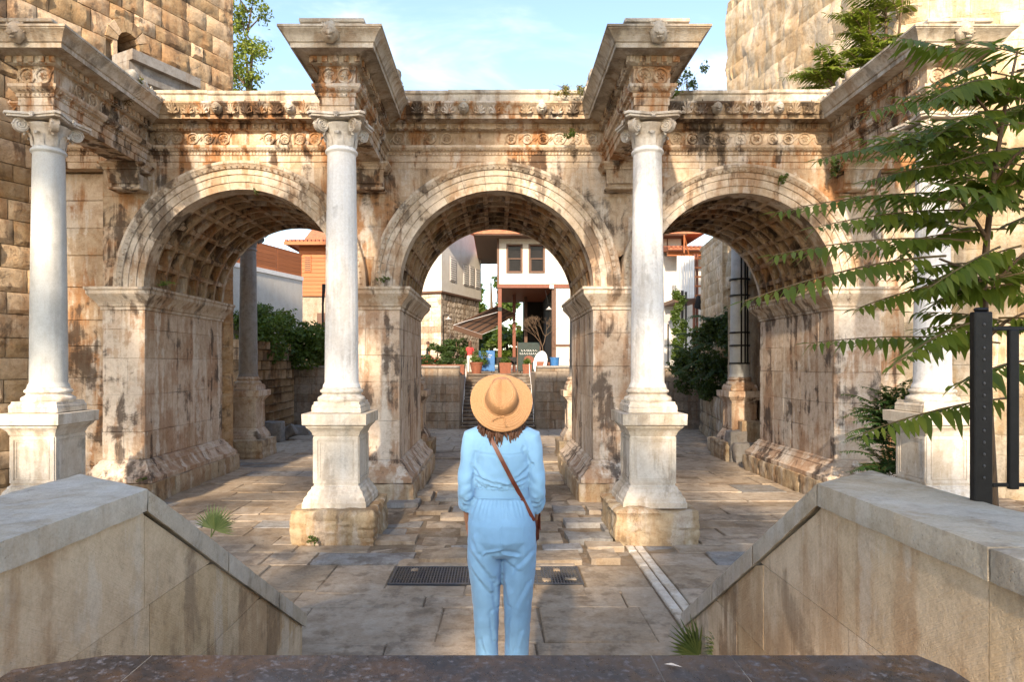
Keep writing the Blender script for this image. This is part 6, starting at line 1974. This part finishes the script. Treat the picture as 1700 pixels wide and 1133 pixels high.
    for (rx_, ry_, z_) in ((.1565, .1135, 1.074), (.1565, .1135, 1.124)):
        MB().tube([(rx_ * math.cos(2 * PI * k / 48), ry_ * math.sin(2 * PI * k / 48), z_ + .003 * math.sin(6 * PI * k / 48)) for k in range(49)], .0022, 5).move(Matrix.Translation(O)).build('belt_seam', M['cotton'], js, smooth=60)
    # ---- strap following the back and the front
    bvh = BVHTree.FromPolygons([tuple(c) for c in co], [tuple(p.vertices) for p in me.polygons])
    pts = []
    for i in range(30):
        t = i / 29; px = -.082 + (.176 + .082) * t; pz = 1.445 + (.945 - 1.445) * t
        h = bvh.ray_cast(Vector((px, -1, pz)), Vector((0, 1, 0)))
        yy = h[0].y if h[0] else (-.08 if not pts else pts[-1][0].y)
        pts.append([Vector((px, yy - .007, pz)), Vector((0, -1, 0))])
    for _ in range(3):
        ys = [p[0].y for p in pts]
        for i in range(1, 29): pts[i][0].y = min(ys[i], (ys[i - 1] + ys[i + 1]) / 2)
    fr_ = []
    for i in range(24):
        t = i / 23; px = .176 - (.176 + .082) * t; pz = .945 + (1.445 - .945) * t
        h = bvh.ray_cast(Vector((px, 1, pz)), Vector((0, -1, 0)))
        yy = h[0].y if h[0] else .08
        fr_.append([Vector((px, yy + .007, pz)), Vector((0, 1, 0))])
    loop = pts + fr_
    V = []; F = []; m = len(loop)
    for i in range(m):
        p, nrm = loop[i]; q = loop[(i + 1) % m][0]; o_ = loop[i - 1][0]
        t = (q - o_).normalized(); s = t.cross(nrm).normalized()
        for (a, b) in ((-.011, 0), (.011, 0), (.011, -.004), (-.011, -.004)): V.append(p + s * a - nrm * b * -1 * -1)
    for i in range(m):
        j = (i + 1) % m
        for k in range(4): F.append((i * 4 + k, i * 4 + (k + 1) % 4, j * 4 + (k + 1) % 4, j * 4 + k))
    bag = thing('shoulder_bag', tuple(O + Vector((.2, .1, .8))), 'small brown leather bag on a thin diagonal shoulder strap', 'bag')
    MB().add(V, F).move(Matrix.Translation(O)).build('strap', M['strap'], bag, smooth=40)
    MB().cbox(.135, .215, .10, .23, .78, .945, .02).move(Matrix.Translation(O)).build('pouch', M['strap'], bag, smooth=40)
    MB().cbox(.216, .222, .10, .235, .85, .95, .003).move(Matrix.Translation(O)).build('flap', M['strap'], bag)
    # ---- hair
    r = random.Random(5); mb = MB()
    for k in range(170):
        a = R_(r.uniform(150, 390)); st_ = Vector((.078 * math.cos(a), -.01 + .07 * math.sin(a), 1.60 + r.uniform(-.03, .02)))
        L = r.uniform(.15, .235) if math.sin(a) < .3 else .13
        out = Vector((math.cos(a), math.sin(a) * .7, 0)); p = []; ph = r.uniform(0, 6); wv = r.uniform(.006, .014)
        for i in range(8):
            t = i / 7
            p.append(st_ + out * (.05 * math.sin(t * 2.0) * t ** .5 + r.uniform(-.003, .003)) + Vector((wv * math.sin(t * 11 + ph), wv * math.cos(t * 9 + ph), -L * t)))
        mb.tube(p, [.007, .0085, .009, .0085, .008, .007, .005, .002], 5, cap=False)
    mb.lathe([(.0, 1.71), (.05, 1.70), (.075, 1.67), (.085, 1.62), (.08, 1.57)], 0, .0, 24)
    tag(mb.move(Matrix.Translation(O)).build('hair', M['hair'], root, smooth=70, recalc=False), kind='stuff')
    # ---- hat, tilted back with the head
    hat = thing('straw_hat', tuple(O + Vector((0, -.03, 1.66))), 'wide brimmed tan straw hat with a thin cord, worn tilted back', 'hat')
    T = Matrix.Translation(O + Vector((-.002, -.085, 1.605))) @ Matrix.Rotation(R_(61), 4, 'X') @ Matrix.Rotation(R_(3), 4, 'Y')
    prof = [(.0935, .004), (.105, -.001), (.125, -.004), (.145, -.006), (.165, -.007), (.1685, -.009), (.168, -.012), (.145, -.010), (.125, -.008), (.105, -.005), (.092, -.002)]
    V = []; F = []; nn = 72
    for (q, h) in prof:
        for k in range(nn):
            a = 2 * PI * k / nn; u = max(0, (q - .095) / .07)
            # back of the brim (-y) droops, sides lift a little
            dz = u * u * (-.022 * max(0, -math.sin(a)) - .012 * max(0, math.sin(a)) + .010 * abs(math.cos(a)) ** 3 + .004 * math.sin(3 * a + .6))
            V.append((q * math.cos(a), q * math.sin(a) * 1.03, h + dz))
    m = len(prof)
    for i in range(m - 1):
        for k in range(nn): F.append((i * nn + k, i * nn + (k + 1) % nn, (i + 1) * nn + (k + 1) % nn, (i + 1) * nn + k))
    MB().add(V, F).build('brim', M['straw'], hat, smooth=60, origin=(0, 0, 0))
    cr_ = [(.0935, .0), (.093, .02), (.0905, .05), (.087, .075), (.081, .094), (.070, .105), (.052, .109), (.030, .105), (.012, .102), (.0, .101)]
    def dent(x_, y_, z_):
        # teardrop crease along the top, pinched at the front (+y)
        d = -.022 * math.exp(-(x_ / .02) ** 2) * max(0, min(1, (z_ - .06) / .04)) * (.55 + 4 * max(0, y_ + .02))
        pin = 1 - .22 * max(0, y_ / .09) * max(0, (z_ - .03) / .08)
        return (x_ * pin, y_, z_ + d + .014 * (y_ / .09) * max(0, (z_ - .04) / .07))
    V = []; F = []; nn = 56
    for (q, h) in cr_[:-1]:
        for k in range(nn):
            a = 2 * PI * k / nn; V.append(dent(q * math.cos(a) * .94, q * math.sin(a) * 1.04, h))
    V.append(dent(0, 0, .101))
    for i in range(len(cr_) - 2):
        for k in range(nn): F.append((i * nn + k, i * nn + (k + 1) % nn, (i + 1) * nn + (k + 1) % nn, (i + 1) * nn + k))
    for k in range(nn): F.append(((len(cr_) - 2) * nn + k, (len(cr_) - 2) * nn + (k + 1) % nn, len(V) - 1))
    MB().add(V, F).build('crown', M['straw'], hat, smooth=60, origin=(0, 0, 0))
    cd = MB()
    cd.tube([(.0905 * math.cos(a), .0975 * math.sin(a), .008) for a in [2 * PI * k / 40 for k in range(41)]], .0028, 6)
    cd.tube([(.012, -.100, .008), (-.02, -.108, .006), (-.042, -.116, .0), (-.046, -.121, .0)], .0032, 6)
    cd.tube([(.012, -.100, .008), (.016, -.118, .004), (.020, -.138, -.004), (.024, -.146, -.008)], .0032, 6)
    cd.tube([(-.05, -.125, .0), (-.044, -.117, .002)], .0055, 6).tube([(.022, -.140, -.004), (.026, -.152, -.010)], .0055, 6)
    cd.build('hat_cord', M['straw'], hat, origin=(0, 0, 0), smooth=60)
    for c in hat.children:
        c.matrix_parent_inverse = Matrix.Translation(-WL[hat.name]); c.matrix_basis = T
    # ---- shoes
    for s in (-1, 1):
        sh = MB(); loft(sh, [((s * .083, -.06, .045), .034, .035), ((s * .084, -.03, .04), .042, .04), ((s * .087, .05, .035), .045, .034), ((s * .092, .13, .028), .05, .026), ((s * .094, .19, .02), .034, .016)], 18)
        sh.move(Matrix.Translation(O)).build('shoe', M['shoe'], root, smooth=60)
woman()

def passer(px, Y, label, shirt, pants, hair_long, seed, rz):
    c = at(px, 0, Y); O = Vector((c.x, Y, 2.5))
    root = thing('person', tuple(O), label, 'person')
    pose = {'head': (.0, .0), 'R': ((.215, -.02, 1.13), (.22, .06, .90)), 'L': ((.22, -.02, 1.13), (.20, .16, .98)), 'leg': .09}
    V, E, Rd = body_graph(pose)
    Mx = Matrix.Translation(O) @ Matrix.Rotation(rz, 4, 'Z')
    me = skinned('body', V, E, Rd, 1); b = mesh_obj('body', me, M['skin'], root, tuple(O)); b.rotation_euler = (0, 0, rz)
    up = MB(); loft(up, [((0, 0, .93), .165, .12), ((0, 0, 1.05), .15, .11), ((0, 0, 1.2), .165, .12), ((0, 0, 1.34), .18, .115), ((0, 0, 1.41), .15, .09), ((0, 0, 1.45), .07, .065)], 18)
    for s in (-1, 1): loft(up, [((s * .13, 0, 1.4), .06, .065), ((s * .19, -.005, 1.33), .056, .06), ((s * .21, -.012, 1.2), .052, .056)], 12)
    o = mesh_obj('shirt', remesh(up, .018, 3), shirt, root, tuple(O)); o.rotation_euler = (0, 0, rz)
    lo_ = MB(); loft(lo_, [((0, 0, 1.0), .152, .115), ((0, 0, .88), .18, .135), ((0, 0, .80), .16, .11)], 18)
    for s in (-1, 1): loft(lo_, [((s * .088, 0, .86), .088, .115), ((s * .09, 0, .5), .07, .085), ((s * .09, -.005, .07), .06, .075)], 14)
    o = mesh_obj('trousers', remesh(lo_, .018, 3), pants, root, tuple(O)); o.rotation_euler = (0, 0, rz)
    h = MB().lathe([(.0, 1.79), (.06, 1.78), (.09, 1.73), (.095, 1.67), (.085, 1.62)] + ([(.1, 1.5), (.09, 1.42), (.03, 1.42)] if hair_long else []), 0, -.02, 18)
    o = h.move(Mx).build('hair', M['hair'], root, smooth=60)
M['black'] = plain('black_cotton', (.015, .015, .018), .8, .1, 30, .1)
M['red'] = plain('red_cotton', (.45, .05, .05), .8, .1, 30, .1)
M['cream'] = plain('cream_cotton', (.6, .57, .52), .8, .1, 30, .1)
M['jeans'] = plain('dark_denim', (.04, .05, .08), .8, .1, 30, .1)
passer(711, 37.2, 'person in a black t-shirt walking past the shrubs on the terrace', M['black'], M['jeans'], False, 1, -1.2)
passer(780, 36.2, 'person in a red top and cream trousers beside the terracotta pot', M['red'], M['cream'], True, 2, .5)

# ------------------------------------------------------------------ street trees behind the camera that dapple the light
def street_tree(x, y, zt, zl, w, n, seed, label):
    root = thing('street_tree', (x, y, 1.2), label, 'tree', 'street trees shading the gate')
    r = random.Random(seed)
    MB().tube([(x, y, 0), (x + .2, y + .1, zl * .6), (x - .1, y, (zl + zt) / 2), (x, y, zt - 1)], [.4, .3, .2, .06], 10).build('trunk', M['bark'], root, smooth=60)
    bl = []
    for k in range(44):
        a = r.uniform(0, 2 * PI); q = w * math.sqrt(r.random()); z = r.uniform(zl, zt)
        f = math.sin(PI * min(1, max(.12, (z - zl + .6) / (zt - zl + 1.2)))) ** .6
        c = (x + q * f * math.cos(a), y + q * f * math.sin(a) * .8, z)
        bl.append((c, (r.uniform(.8, 1.7), r.uniform(.8, 1.5), r.uniform(.5, 1.1))))
        MB().tube([(x, y, max(zl * .6, z - 2)), tuple(Vector((x, y, z)).lerp(Vector(c), .6)), c], [.09, .05, .02], 5).build('limb', M['bark'], root)
    leaf_cloud('crown', bl, n, .34, M['leaf'], root, seed, .25)
TREES = [(-6.8, -16.0, 24.6, 9.5, 4.4, 12000, 'A'), (-0.4, -16.5, 24.2, 9.5, 4.2, 10500, 'B'), (-13.4, -15.5, 23, 10, 4.2, 9000, 'C'), (5.4, -16, 22, 10, 3.8, 6500, 'D')]
LAB = ['tall leafy street tree, tallest of the row across the street behind the granite parapet', 'broad leafy street tree behind the granite parapet on the fence side', 'leafy street tree at the end of the row away from the fence', 'slim leafy street tree at the end of the row beyond the fence']
for i, (x, y, zt, zl, w, n, _) in enumerate(TREES): street_tree(x, y, zt, zl, w, n, 200 + i, LAB[i])
